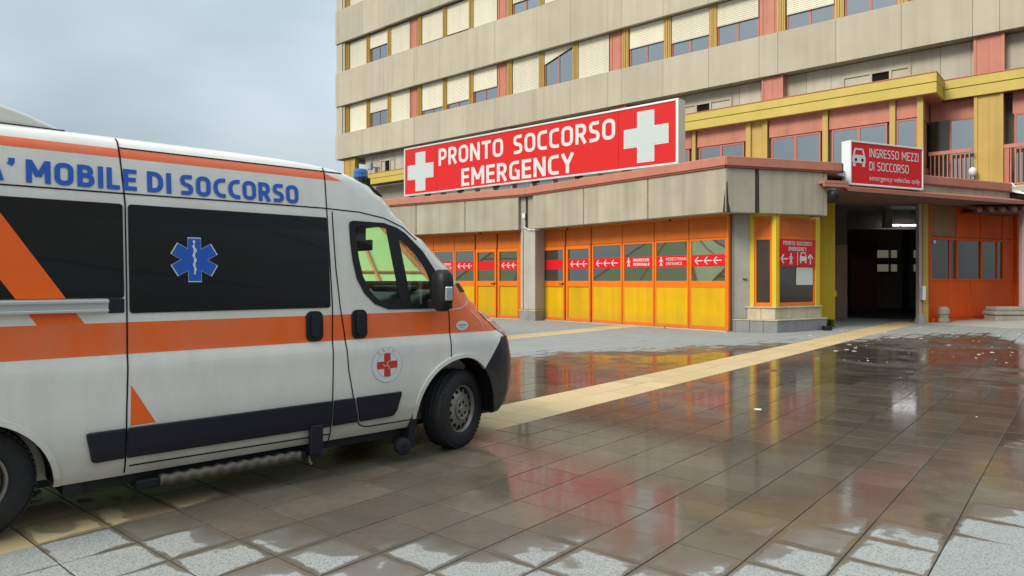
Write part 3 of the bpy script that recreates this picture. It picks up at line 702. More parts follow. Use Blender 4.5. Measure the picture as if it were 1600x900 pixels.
MB(T).box(3.6, SEND, 0.101, 0.9, 8.501, 8.555).build('fascia_soffit', M['darkwood'], hosp)
# first floor: projecting salmon wall with windows
Y1 = -1.1
def upper_win(x0, x1, z0, z1, y, n_=2):
    q = MB(T); t_ = 0.06
    q.box(x0, x1, y-0.03, y+0.05, z1-t_, z1).box(x0, x1, y-0.03, y+0.05, z0, z0+t_).box(x0, x0+t_, y-0.03, y+0.05, z0+t_, z1-t_).box(x1-t_, x1, y-0.03, y+0.05, z0+t_, z1-t_)
    if n_ == 2: q.box((x0+x1)/2-0.05, (x0+x1)/2+0.05, y-0.034, y+0.046, z0+t_, z1-t_)
    w_ = q.build('window', M['frame_red'], hosp)
    for i in range(n_):
        a = x0+t_+0.002 if i == 0 else (x0+x1)/2+0.052; b_ = x1-t_-0.002 if i == n_-1 else (x0+x1)/2-0.052
        MB(T).box(a, b_, y, y+0.02, z0+t_+.002, z1-t_-.002).build('pane', M['glass_up'], w_)
def salmon_wall(x0, x1, y, z0=7.72, z1=8.5): MB(T).box(x0, x1, y, y+0.12, z0, z1).build('salmon_panel', M['pink'], hosp)
wins = [(17.6, 20.2), (20.6, 23.2), (25.0, 27.1), (27.45, 29.75), (30.25, 32.38), (33.60, 35.62), (36.06, 38.10)]
for a, b_ in wins:
    upper_win(a, b_, 5.9, 7.68, Y1+0.02); salmon_wall(a-0.1, b_+0.1, Y1)
    MB(T).box(a-0.1, b_+0.1, Y1, Y1+0.12, 4.9, 5.88).build('salmon_panel', M['pink'], hosp)
upper_win(38.42, 39.12, 5.9, 7.72, Y1+0.02, 1); MB(T).box(38.42, 39.12, Y1+.01, Y1+.12, 7.76, 8.5).build('salmon_panel', M['pink'], hosp)
MB(T).box(17.2, 39.2, Y1+0.13, Y1+0.25, 4.9, 8.5).build('wall_backing', M['darkroom'], hosp)
for a, b_ in ((20.25, 20.5), (23.3, 24.9), (29.92, 30.1), (32.50, 33.45), (35.72, 35.93), (38.20, 38.40), (39.14, 39.34)):
    q = MB(T).box(a, b_, Y1-0.10, Y1+0.125, 4.9, 8.5)
    if b_-a > 0.5: q = MB(T).box(a, b_, Y1-0.02, Y1+0.125, 4.9, 8.5).box(a, a+0.22, Y1-0.12, Y1-0.021, 4.9, 8.5).box(b_-0.2, b_, Y1-0.12, Y1-0.021, 4.9, 8.5)
    q.build('mustard_post', M['mustard'], hosp)
# return wall of the projection and the loggia to its right
MB(T).box(39.16, 39.26, Y1+0.13, 0.8, 7.75, 8.5).build('salmon_panel', M['pink'], hosp)
MB(T).box(39.16, 39.24, Y1+0.14, 0.8, 5.0, 5.95).build('salmon_panel', M['pink'], hosp)
MB(T).box(39.16, 39.22, Y1+0.15, -0.35, 5.96, 7.74).build('pane', M['glass_dark'], hosp)
MB(T).box(39.17, 39.27, -0.34, -0.10, 5.96, 7.74).build('mustard_post', M['frame_red'], hosp)
MB(T).box(39.3, 40.80, 0.50, 0.62, 7.80, 8.5).build('salmon_panel', M['pink'], hosp)
upper_win(39.95, 40.85, 5.02, 7.80, 0.50, 1)
MB(T).box(39.27, 39.94, 0.50, 0.56, 5.02, 7.80).build('pane', M['glass_dark'], hosp)
MB(T).box(41.95, 44.3, 0.50, 0.62, 7.72, 8.5).build('salmon_panel', M['pink'], hosp)
upper_win(42.0, 44.2, 5.02, 7.72, 0.50, 2)
q = MB(T)
q.box(40.79, 41.70, 0.14, 0.9, 4.93, 8.5); q.box(40.79, 40.90, 0.10, 0.139, 4.6, 8.5); q.box(41.60, 41.70, 0.10, 0.139, 4.6, 8.5); q.box(41.24, 41.255, 0.12, 0.139, 4.6, 8.5)
q.build('mustard_column', M['mustard'], hosp)
MB(T).box(16.9, SEND, 0.95, 1.05, 4.9, 8.6).build('wall_backing', M['darkroom'], hosp)
MB(T).box(41.72, SEND, -0.25, 0.9, 4.72, 4.98).build('balcony_slab', M['band'], hosp)
MB(T).box(39.3, 40.78, -0.25, 0.9, 4.72, 4.98).build('balcony_slab', M['clad_dark'], hosp)
# balcony railings
def railing(x0, x1):
    r_ = MB(T).box(x0, x1, -0.20, -0.12, 6.36, 6.50).build('railing', M['pink'], hosp)
    MB(T).box(x0, x1, -0.19, -0.13, 5.02, 5.07).build('bottom_rail', M['pink'], r_)
    for i in range(int((x1-x0)/0.14)):
        MB(T).box(x0+0.05+i*0.14, x0+0.085+i*0.14, -0.175, -0.145, 5.071, 6.359).build('baluster', M['pink'], r_)
railing(39.35, 40.77); railing(41.74, 44.0)
MB(T).box(41.76, 41.9, -0.19, 0.1, 5.02, 6.35).build('railing_post', M['frame_red'], hosp)
# downpipes/cables and a flood lamp
for k in range(3):
    MB(T).tube([(41.85+k*0.07, -0.35, 5.05), (42.1+k*0.07, -0.45, 4.7), (42.9+k*0.07, -0.5, 4.45), (44.5, -0.5, 4.30-k*0.05)], 0.022, 6).build('white_conduit', M['whitemetal'], hosp)
fl = thing('flood_lamp', 'grey metal flood lamp tilted down on the pale wall at the far left corner', 'lamp', T.w(4.1, 0.3, 9.75))
MB(T).box(3.95, 4.25, 0.05, 0.30, 9.60, 10.10).build('lamp_housing', M['greymetal'], fl, bevel=0.03)
MB(T).tube([(4.1, 0.3, 9.8), (4.45, 0.45, 9.70), (4.7, 0.62, 9.75)], 0.03, 6).build('bracket', M['blackp'], fl)
MB(T).tube([(3.9, 0.55, 10.6), (3.6, 0.45, 10.1), (3.3, 0.4, 9.2)], 0.035, 6).build('cable', M['greymetal'], fl)
wl = thing('wall_lamp', 'small round white lamp on the mustard column above the roof edge', 'lamp', T.w(40.75, -0.1, 5.6))
q = MB(T); q.lathe(T.w(40.78, -0.12, 5.62), Vector((0, 0, 1)), [(-.16, .03), (-.12, .11), (0, .15), (.12, .11), (.16, .03)], 12); q.build('lamp_globe', M['signwhite'], wl, smooth=True)
MB(T).box(40.74, 40.82, -0.1, 0.1, 5.36, 5.44).build('bracket', M['greymetal'], wl)
# ------------------------------------------------------------------ emergency pavilion in front of the block
FA = Fr((0.535, 26.138), -32.92); FB = Fr((6.070, 19.536), -50.02); FC = Fr((6.070, 19.536), 16.5); FD = Fr((13.711, 22.852), 24.6)
pav = thing('emergency_pavilion', 'low pavilion with raw concrete fascia, salmon roof edge and orange and yellow doors', 'building', (6.07, 19.536, 0))
def wp(fr, x, y): q = fr.w(x, y, 0); return (q.x, q.y)
MB().prism([wp(FA, -9.2, 0.14), wp(FA, 0, 0.14), wp(FB, -0.14, 0.14), wp(FC, 3.3, 0.14), wp(FC, 3.3, 3.2), wp(FB, 0, 3.4), wp(FB, -8.6, 3.4), wp(FA, -9.2, 3.4)], 3.48, 4.70).build('roof_slab', M['concrete'], pav)
MB().prism([wp(FA, -9.3, 0.05), wp(FA, 0, 0.05), wp(FB, -0.1, 0.05), wp(FC, 3.9, 0.1), wp(FD, -3.2, 0.2), wp(FD, 4.7, 0.2), wp(T, 47, -0.6), wp(T, 47, 0.6), wp(T, -2, 0.6)], 4.712, 4.90).build('roof_deck', M['greymetal'], pav)
for fr, xs in ((FA, [-9.2, -5.48, -2.9, -0.34]), (FB, [-8.25, -5.6, -2.8, 0.0]), (FC, [0.0, 1.0])):
    for x0, x1 in zip(xs, xs[1:]):
        MB(fr).box(x0+0.012, x1-(0.012 if x1 != 0.0 else 0.0), 0.0, 0.13, 3.45, 4.74).build('concrete_panel', M['concrete'], pav, bevel=0.02, seg=1)
MB(FC).box(1.09, 3.35, 0.0, 0.13, 3.45, 4.74).build('concrete_panel', M['concrete'], pav, bevel=0.02, seg=1)
MB(FC).box(1.0, 1.09, 0.05, 0.13, 3.50, 4.73).build('stained_joint', M['stain'], pav)
MB(FC).plate([(0.99, 4.72), (0.97, 4.3), (1.0, 3.46), (1.11, 3.46), (1.10, 4.1), (1.10, 4.6), (1.05, 4.73)], -0.004, 0.0).build('stained_joint', M['stain'], pav)
MB(FC).box(3.35, 3.47, 0.0, 3.3, 3.45, 4.70).build('concrete_panel', M['concrete'], pav)
MB(FB).plate([(-0.10, 3.46), (-0.02, 3.46), (-0.02, 4.1), (-0.05, 3.9)], -0.003, 0.0).build('stained_joint', M['stain'], pav)
MB(FC).plate([(0.02, 3.46), (0.16, 3.46), (0.09, 3.75), (0.05, 4.35), (0.02, 4.3)], -0.003, 0.0).build('stained_joint', M['stain'], pav)
# salmon flashing round the roof edge
for fr, x0, x1 in ((FA, -9.3, 0.02), (FB, -8.62, 0.05), (FC, -0.05, 3.95)):
    MB(fr).box(x0, x1, -0.10, 0.25, 4.775, 5.04).build('roof_flashing', M['cap'], pav, bevel=0.015, seg=1)
    MB(fr).box(x0+0.05, x1-0.05, -0.055, 0.2, 4.735, 4.774).build('flashing_lip', M['frame_red'], pav)
MB(FC).box(3.96, 4.02, -0.05, 1.0, 4.75, 5.02).build('flashing_lip', M['dark'], pav)
MB(FD).box(-3.3, 4.8, 0.0, 0.22, 4.72, 5.03).build('roof_flashing', M['cap'], pav, bevel=0.04, seg=2)
for x0 in [-3.2+0.8*i for i in range(10)]:
    MB(FD).box(x0, x0+0.79, 0.09, 0.20, 4.40, 4.715).build('concrete_panel', M['concrete'], pav)
# long salmon awning over the ambulance entrance
aw = MB(FD); pr = [(-0.32, 4.24), (-0.34, 4.36), (0.09, 4.50), (0.09, 4.44), (-0.28, 4.30)]
for x0, x1 in ((-4.0, -0.4), (-0.39, 3.4), (3.41, 8.0)):
    q = MB(FD); a_ = [q.pt(x0, y, z) for y, z in pr]; b_ = [q.pt(x1, y, z-0.0) for y, z in pr]; k = len(pr)
    q.f += [tuple(a_[::-1]), tuple(b_)]+[(a_[i], a_[(i+1) % k], b_[(i+1) % k], b_[i]) for i in range(k)]
    q.build('awning_sheet', M['cap'], pav)
q = MB(FC); q.box(3.15, 4.0, -0.28, 0.35, 4.38, 4.46).box(3.15, 4.0, -0.27, -0.2, 4.28, 4.379); q.build('awning_sheet', M['cap'], pav)
# brown stained soffit with its broken edge, and the garage room
sf = MB(); front = [wp(FC, 3.48, 0.4), wp(FD, -3.9, -0.15), wp(FD, 4.8, -0.15)]
edge = [(18.6, 26.6), (15.4, 25.75)]
nE = 14
for i in range(nE+1):
    u = i/nE; edge.append((14.95+(11.0-14.95)*u, 25.35+(24.55-25.35)*u+random.uniform(-0.06, 0.06)))
sf.prism(front+edge+[(9.9, 23.5)], 4.26, 4.42); sf.build('stained_soffit', M['soffit_brown'], pav)
MB().prism([(10.9, 24.5), (19, 26.9), (24, 42), (9, 42)], 4.52, 4.66).build('garage_ceiling', M['column'], pav)
MB().box(10.6, 11.15, 24.75, 42, 0, 4.5).build('garage_wall', M['darkroom'], pav)
MB().prism([(12.75, 27.6), (13.45, 27.6), (13.45, 28.4), (12.75, 28.4)], 0, 2.95).build('pier', M['pier'], pav)
MB().prism([(12.75, 27.6), (13.45, 27.6), (13.45, 28.4), (12.75, 28.4)], 2.952, 4.51).build('pier', M['darkroom'], pav)
MB().box(11.2, 24, 30.0, 30.4, 3.75, 4.51).build('ceiling_beam', M['darkroom'], pav)
MB().box(15.75, 16.05, 29.0, 29.3, 3.75, 4.51).build('ceiling_beam', M['column'], pav)
rear = MB()
Yr = 38.0
hw = [(18.75, 19.45), (19.75, 20.78), (20.95, 21.25), (22.2, 23.0)]
MB().box(11.1, 24, Yr+0.02, Yr+0.2, 0, 4.5).build('rear_wall', M['rearwall'], pav)
for a, b_ in hw:
    for z0, z1 in ((2.02, 2.42), (2.78, 3.20)):
        w_ = MB().box(a-0.06, b_+0.06, Yr-0.04, Yr+0.01, z0-0.06, z0-0.001).box(a-0.06, b_+0.06, Yr-0.04, Yr+0.01, z1+0.001, z1+0.06).build('window', M['darkred'], pav)
        MB().box(a, b_, Yr-0.02, Yr+0.01, z0, z1).build('lit_pane', M['lit'], w_)
MB().box(16.7, 18.0, 33.9, 34.0, 0, 3.4).build('interior_door', M['darkred'], pav)
MB().box(19.3, 19.5, 33.8, 34.0, 0, 4.4).build('interior_post', M['blackp'], pav)
MB().box(24, 24.2, 28.5, 42, 0, 4.5).build('garage_wall', M['darkroom'], pav)
tl = thing('tube_light', 'lit fluorescent tube hanging inside the dark ambulance entrance', 'lamp', (17, 29.5, 3.9))
for xa, xb in ((16.12, 16.62), (16.72, 17.55)): MB().box(xa, xb, 29.45, 29.55, 3.87, 3.91).build('tube', M['tube'], tl)
MB().box(16.1, 17.6, 29.43, 29.57, 3.912, 3.95).box(16.4, 16.42, 29.5, 29.52, 3.95, 4.5).box(17.3, 17.32, 29.5, 29.52, 3.95, 4.5).build('fitting', M['greymetal'], tl)
MB().box(10.86, 11.36, 24.18, 24.70, 0, 4.255).build('yellow_column', M['ycol'], pav, bevel=0.02)
MB().box(11.365, 11.43, 24.2, 24.35, 0.95, 1.15).build('wall_box', M['yellow'], pav)
MB().prism([(9.50, 21.45), (9.62, 21.45), (11.0, 24.7), (10.85, 24.7)], 0, 3.47).build('side_wall', M['ycol'], pav)
# right side of the garage mouth
MB().box(14.53, 14.64, 24.55, 24.75, 0, 4.255).build('entrance_post', M['mauve'], pav)
MB().box(14.645, 14.83, 24.50, 24.8, 0, 4.255).build('entrance_post', M['mustard'], pav)
# concrete columns under the fascia
FP = Fr((0.600, 26.23), -41)
MB(FP).box(-0.36, 0.36, 0, 0.6, 0.40, 3.47).build('concrete_column', M['column'], pav, bevel=0.03)
MB(FP).box(-0.39, 0.39, -0.03, 0.63, 0, 0.36).build('column_base', M['slate'], pav)
MB(FP).box(-0.40, 0.40, -0.04, 0.64, 0.361, 0.399).build('column_ledge', M['stone'], pav)
MB(FP).box(-0.45, 0.55, 0.10, 0.5, 3.472, 4.70).build('concrete_column', M['concrete'], pav)
MB(FP).tube([(-0.13, -0.05, 3.9), (-0.13, -0.05, 3.55), (0.1, -0.04, 3.44), (0.6, -0.04, 3.42)], 0.022, 6).box(-0.19, -0.07, -0.10, 0.0, 3.9, 4.08).build('white_conduit', M['whitemetal'], pav)
MB(FP).tube([(-0.04, -0.02, 4.7), (-0.04, -0.02, 3.5)], 0.025, 6).build('black_pipe', M['blackp'], pav)
MB(FP).tube([(-0.22, -0.03, 3.46), (-0.22, -0.03, 0.42)], 0.018, 6).build('conduit', M['column'], pav)
MB().prism([(6.27, 20.62), (6.60, 20.42), (7.20, 20.50), (7.3, 21.5), (6.4, 21.5)], 0.37, 3.475).build('concrete_column', M['column'], pav, bevel=0.02)
MB().tube([(6.55, 20.40, 3.47), (6.55, 20.40, 0.4)], 0.014, 6).build('conduit', M['column'], pav)
for k in range(5):
    MB().box(6.86+0.03*k, 6.875+0.03*k, 20.435, 20.45, 1.55-0.035*(k % 2), 1.575).build('screw_hole', M['dark'], pav)
# kiosk plinth: grey stone course, cream ledge, stained cream course and sill
pl = [(6.29, 20.56), (7.66, 19.86), (9.68, 21.16), (9.45, 21.7), (6.5, 21.4)]
def seg(poly_a, poly_b, n_, z0, z1, name, mat, th=0.05):
    for i in range(n_):
        a = Vector((*poly_a, 0)).lerp(Vector((*poly_b, 0)), i/n_); b_ = Vector((*poly_a, 0)).lerp(Vector((*poly_b, 0)), (i+1)/n_)
        d = (b_-a).normalized(); nn = Vector((d.y, -d.x, 0)); a += d*0.004; b_ -= d*0.004
        o_ = nn*(random.uniform(0, 0.004)); q = MB(); q.prism([(a.x+o_.x, a.y+o_.y), (b_.x+o_.x, b_.y+o_.y), (b_.x-nn.x*th, b_.y-nn.y*th), (a.x-nn.x*th, a.y-nn.y*th)], z0, z1); q.build(name, mat, pav, bevel=0.006, seg=1)
MB().prism([(x+(7.9-x)*0.06, y+(20.9-y)*0.08) for x, y in pl], 0, 0.33).build('plinth_core', M['dark'], pav)
seg(pl[0], pl[1], 4, 0.0, 0.335, 'plinth_stone', M['slate']); seg(pl[1], pl[2], 5, 0.0, 0.335, 'plinth_stone', M['slate'])
MB().prism([(6.25, 20.57), (7.66, 19.83), (9.72, 21.16), (9.45, 21.7), (6.5, 21.4)], 0.337, 0.372).build('plinth_ledge', M['stone'], pav, bevel=0.01)
pu = [(6.98, 20.42), (7.66, 20.03), (9.56, 21.24), (9.4, 21.75), (7.2, 21.2)]
MB().prism([(x+(7.9-x)*0.06, y+(20.9-y)*0.08) for x, y in pu], 0.372, 0.70).build('plinth_core', M['dark'], pav)
seg(pu[0], pu[1], 2, 0.373, 0.70, 'cream_stone', M['stone']); seg(pu[1], pu[2], 3, 0.373, 0.70, 'cream_stone', M['stone'])
MB().prism([(6.93, 20.42), (7.66, 19.98), (9.58, 21.20), (9.4, 21.8), (7.2, 21.25)], 0.701, 0.745).build('sill', M['stone'], pav, bevel=0.012)
# glazed kiosk walls
KA = Fr((7.73, 20.16), math.degrees(math.atan2(-0.37, 0.66))); KB = Fr((7.73, 20.16), math.degrees(math.atan2(1.22, 1.86)))
def kiosk_side(fr, x0, x1, glass_bottom, glass_top, name):
    w_ = MB(fr); w_.box(x0, x1, -0.02, 0.06, 0.75, glass_bottom).box(x0, x0+0.06, -0.02, 0.06, glass_bottom, 3.40).box(x1-0.06, x1, -0.02, 0.06, glass_bottom, 3.40).box(x0+.06, x1-.06, -0.02, 0.06, glass_top, glass_top+0.08).box(x0+.06, x1-.06, -0.02, 0.06, 3.34, 3.40)
    w_ = w_.build(name, M['orange'], pav)
    MB(fr).box(x0+0.061, x1-0.061, 0.01, 0.03, glass_bottom, glass_top).build('pane', M['glass_dark'], w_)
    MB(fr).box(x0+0.061, x1-0.061, 0.0, 0.04, glass_top+0.081, 3.339).build('transom_panel', M['orange_top'], w_)
kiosk_side(KA, -0.60, -0.10, 0.86, 2.72, 'kiosk_window')
kiosk_side(KB, 0.10, 1.90, 0.86, 2.74, 'kiosk_window')
for fr, x0, x1 in ((KA, -0.10, 0.02), (KB, -0.0, 0.10), (KA, -0.72, -0.60), (KB, 1.90, 2.10)):
    MB(fr).box(x0, x1, -0.05, 0.08, 0.746, 3.47).build('kiosk_mullion', M['ycol'], pav)
MB(KA).box(-0.72, 0.02, -0.045, 0.1, 3.405, 3.478).build('kiosk_head', M['ycol'], pav); MB(KB).box(0, 2.1, -0.045, 0.1, 3.405, 3.478).build('kiosk_head', M['ycol'], pav)

# orange doors and glazed bays
def text_film(fr, x0, x1, y, z0, z1, what, par):
    MB(fr).box(x0, x1, y-0.003, y, z0, z1).build('red_film', M['signred2'], par)
    q = MB(fr); yy = (y-0.009, y-0.0035); w_ = x1-x0; h_ = z1-z0; cz = (z0+z1)/2
    if what == 'arrows':
        for i in range(3): arrow(q, x0+w_*(0.22+0.28*i), cz, w_*0.235, h_*0.62, 0.030, 'L', *yy)
    elif what in ('it', 'en'):
        walker(q, x0+w_*0.15, z0+h_*0.10, h_*0.82, *yy)
        a, b_ = ('INGRESSO', 'PEDONALE') if what == 'it' else ('PEDESTRIAN', 'ENTRANCE')
        bo = 0.20 if what == 'it' else 0.12
        block_letters(q, a, x0+w_*0.32, x0+w_*(0.88 if what == 'it' else 0.97), cz+0.03, cz+0.125, y-0.008, bo)
        block_letters(q, b_, x0+w_*0.32, x0+w_*(0.90 if what == 'it' else 0.84), cz-0.115, cz-0.02, y-0.008, bo)
    if q.v: q.build('lettering', M['signwhite'], par)
def bay(fr, x0, x1, door, what, glass_x=0.10, top=2.73, film=(1.94, 2.30), handle=None, ymat='yellow'):
    nm = 'door' if door else 'glazed_bay'; y = 0.0; g = 0.006
    ft = 2.80; gb, gt = (1.50, 2.66) if door else (1.50, 2.73)
    a, b_ = x0+glass_x, x1-glass_x*0.85
    q = MB(fr); q.box(x0+g, a, y-0.03*door, y+0.06, 0.03, ft-g).box(b_, x1-g, y-0.03*door, y+0.06, 0.03, ft-g)
    q.box(a, b_, y-0.03*door, y+0.06, gt, ft-g).box(a, b_, y-0.03*door, y+0.06, 1.29, gb).box(a, b_, y-0.03*door, y+0.06, 0.03, 0.14)
    d = q.build(nm, M['orange'], pav, bevel=0.006, seg=1)
    MB(fr).box(a-.002, b_+.002, y+0.025, y+0.04, gb-.002, gt+.002).build('pane', M['glass_door'], d)
    MB(fr).box(a-.002, b_+.002, y+0.008, y+0.04, 0.138, 1.292).build('kick_panel', M[ymat], d)
    if what is not None: text_film(fr, a, b_, y+0.024, film[0], film[1], what, d)
    if door and handle:
        hx = x1-0.07 if handle == 'R' else x0+0.07; sgn = -1 if handle == 'R' else 1
        MB(fr).box(hx-0.02, hx+0.02, -0.06, -0.031, 1.36, 1.44).box(min(hx, hx+sgn*0.17), max(hx, hx+sgn*0.17), -0.085, -0.062, 1.385, 1.41).build('handle', M['blackp'], d, bevel=0.005)
    MB(fr).box(x0+g, x1-g, y+0.0, y+0.06, ft+0.004, 3.40).build('transom_panel', M['orange_top'], pav, bevel=0.004, seg=1)
DBF = Fr(FB.o, -50.02, off=-0.75); DAF = Fr(FA.o, -32.92, off=-0.6)
for x0, x1, dr, wh, h in ((-8.66, -7.27, 1, '', 'R'), (-7.21, -5.95, 1, 'arrows', None), (-5.92, -4.50, 0, 'arrows', None), (-4.49, -3.14, 0, 'it', None), (-3.13, -1.79, 0, 'en', None), (-1.78, -0.44, 0, 'arrows', None)):
    bay(DBF, x0, x1, dr, wh, 0.11 if dr else 0.085, handle=h)
for x0, x1, dr, wh, h in ((-1.71, -0.68, 1, 'arrows', None), (-2.79, -1.76, 1, '', 'R'), (-3.90, -2.84, 0, 'arrows', None), (-5.02, -3.91, 0, 'it', None), (-6.13, -5.03, 0, 'en', None), (-7.24, -6.14, 0, 'arrows', None), (-8.35, -7.25, 0, 'arrows', None)):
    bay(DAF, x0, x1, dr, wh, 0.10 if dr else 0.075, handle=h)
for fr, x0, x1 in ((DBF, -8.80, -8.67), (DBF, -0.435, -0.38), (DAF, -0.675, -0.55)):
    MB(fr).box(x0, x1, -0.02, 0.08, 0.03, 3.44).build('side_jamb', M['mustard'] if x0 < -8.6 else M['orange'], pav)
for fr, x0, x1 in ((DBF, -8.8, -0.38), (DAF, -8.4, -0.6)):
    MB(fr).box(x0, x1, -0.12, 0.25, 0.0, 0.025).build('threshold', M['stone'], pav)
    MB(fr).box(x0, x1, -0.01, 0.08, 3.405, 3.478).build('head_rail', M['orange'], pav)
    MB(fr).box(x0, x1, 0.10, 0.2, 0.03, 3.46).build('wall_backing', M['darkroom'], pav)
    for u in (0.2, 0.75): MB(fr).disc(x0+(x1-x0)*u, 3.43, 0.03, None, -0.05, -0.011, 10).build('spotlight', M['blackp'], pav)

# ------------------------------------------------------------------ big roof sign
SG = Fr((5.399, 22.322), -39.9-0.3)
sg = thing('emergency_sign', 'long red lightbox sign reading PRONTO SOCCORSO EMERGENCY between two white crosses on the pavilion roof', 'sign', SG.w(-6.7, 0, 5.1))
q = MB(SG); q.box(-13.45, 0, 0.0, 0.5, 5.30, 5.37).box(-13.45, 0, 0.0, 0.5, 7.375, 7.445).box(-13.45, -13.37, 0, 0.5, 5.37, 7.375).box(-0.10, 0, 0, 0.5, 5.37, 7.375)
q.build('sign_frame', M['silver'], sg, bevel=0.012)
MB(SG).box(-13.37, -0.1, 0.38, 0.46, 5.37, 7.375).build('back_plate', M['greymetal'], sg)
for x0, x1 in ((-13.365, -11.375), (-11.365, -6.8), (-6.79, -2.27), (-2.26, -0.105)):
    MB(SG).box(x0, x1, 0.03, 0.07, 5.375, 7.37).build('sign_face', M['signred'], sg)
q = MB(SG)
for txt, x0, x1, z0, z1 in (('PRONTO', -11.22, -7.55, 6.44, 7.17), ('SOCCORSO', -7.02, -2.40, 6.44, 7.17), ('EMERGENCY', -9.86, -4.15, 5.45, 6.18)):
    block_letters(MBq := MB(SG), txt, x0, x1, z0, z1, 0.026, 0.175); MBq.build('lettering', M['signwhite'], sg)
for cx, w_, h_, a_, cz in ((-12.38, 1.62, 1.66, 0.60, 6.33), (-1.21, 1.64, 1.68, 0.60, 6.36)):
    qq = MB(SG); cross(qq, cx, cz, w_+0.05, h_+0.05, a_+0.05, 0.022, 0.03); qq.build('white_cross', M['signwhite'], sg)
    qq = MB(SG); cross(qq, cx, cz, w_-0.03, h_-0.03, a_-0.03, 0.016, 0.0215); qq.build('white_cross', M['signgrey'], sg)
for i in range(14):
    x = -13.2+i*1.0
    MB(SG).box(x, x+0.06, 0.1, 0.4, 4.9, 5.298).build('support', M['greymetal'], sg)
    if i % 2: MB(SG).box(x+0.1, x+0.4, 0.02, 0.12, 5.24, 5.299).build('support', M['dark'], sg)
MB(SG).box(-13.2, -0.2, 0.2, 0.3, 5.06, 5.14).build('support', M['dark'], sg)
tag(MB(SG).box(-14.1, -13.55, 0.2, 0.4, 5.05, 5.26).build('junction_box', M['whitemetal'], None, bevel=0.01), 'small white box on the roof edge at the left end of the big red sign', 'junction box')

# ------------------------------------------------------------------ vehicle entrance sign
SV = Fr((10.372, 21.078), 23.55)
sv = thing('vehicle_entrance_sign', 'red box sign with a car symbol reading INGRESSO MEZZI DI SOCCORSO over the ambulance entrance', 'sign', SV.w(1.65, 0, 4.45))
q = MB(SV); q.box(0, 3.3, 0, 0.33, 4.45, 4.51).box(0, 3.3, 0, 0.33, 5.77, 5.82).box(0, 0.05, 0, 0.33, 4.51, 5.77).box(3.25, 3.3, 0, 0.33, 4.51, 5.77); q.build('sign_frame', M['whitemetal'], sv, bevel=0.008)
MB(SV).box(0.05, 3.25, 0.02, 0.31, 4.511, 5.769).build('sign_face', M['signred2'], sv)
q = MB(SV); caricon(q, 0.38, 5.02, 0.56, 0.010, 0.019); q.build('car_symbol', M['signwhite'], sv)
q = MB(SV); q.disc(0.24, 5.24, 0.05, None, 0.004, 0.0095, 12).disc(0.52, 5.24, 0.05, None, 0.004, 0.0095, 12); q.build('car_symbol', M['dark'], sv)
q = MB(SV); block_letters(q, 'INGRESSO MEZZI', 0.83, 3.08, 5.36, 5.63, 0.016, 0.13); q.build('lettering', M['signwhite'], sv); q = MB(SV); block_letters(q, 'DI SOCCORSO', 0.83, 2.62, 4.95, 5.22, 0.016, 0.13); q.build('lettering', M['signwhite'], sv); q = MB(SV); letters(q, 'emergency vehicles only', 0.83, 3.15, 4.64, 4.80, 0.014, 0.012)
q.build('lettering', M['signwhite'], sv)

# direction sign on the kiosk glass, paper notice below it
ds = thing('direction_sign', 'red panel with arrows, a walker and a car on the kiosk window', 'sign', KB.w(1.0, -0.03, 1.9))
MB(KB).box(0.16, 1.86, -0.045, -0.022, 1.93, 2.75).build('sign_panel', M['signred2'], ds)
q = MB(KB); block_letters(q, 'PRONTO SOCCORSO', 0.28, 1.68, 2.57, 2.685, -0.050, 0.18); q.build('lettering', M['signwhite'], ds); q = MB(KB); block_letters(q, 'EMERGENCY', 0.54, 1.42, 2.40, 2.515, -0.050, 0.18); q.build('lettering', M['signwhite'], ds)
yy = (-0.052, -0.046)
for fn, ar, nm in ((arrow, (0.33, 2.155, 0.30, 0.26, 0.045, 'L'), 'arrow'), (walker, (0.66, 1.99, 0.34), 'walker_symbol'), (caricon, (1.26, 2.03, 0.33), 'car_symbol'), (arrow, (1.62, 2.155, 0.30, 0.26, 0.045, 'U'), 'arrow')):
    q = MB(KB); fn(q, *ar, *yy); q.build(nm, M['signwhite'], ds)
q = MB(KB); q.stroke((0.98, 1.98), (0.98, 2.36), 0.018, *yy); q.build('divider', M['signwhite'], ds)
tag(MB(KB).box(0.98, 1.80, -0.01, 0.0, 1.38, 1.915).build('paper_notice', M['paper']), 'pale sheet of paper taped inside the kiosk glass under the red panel', 'notice')

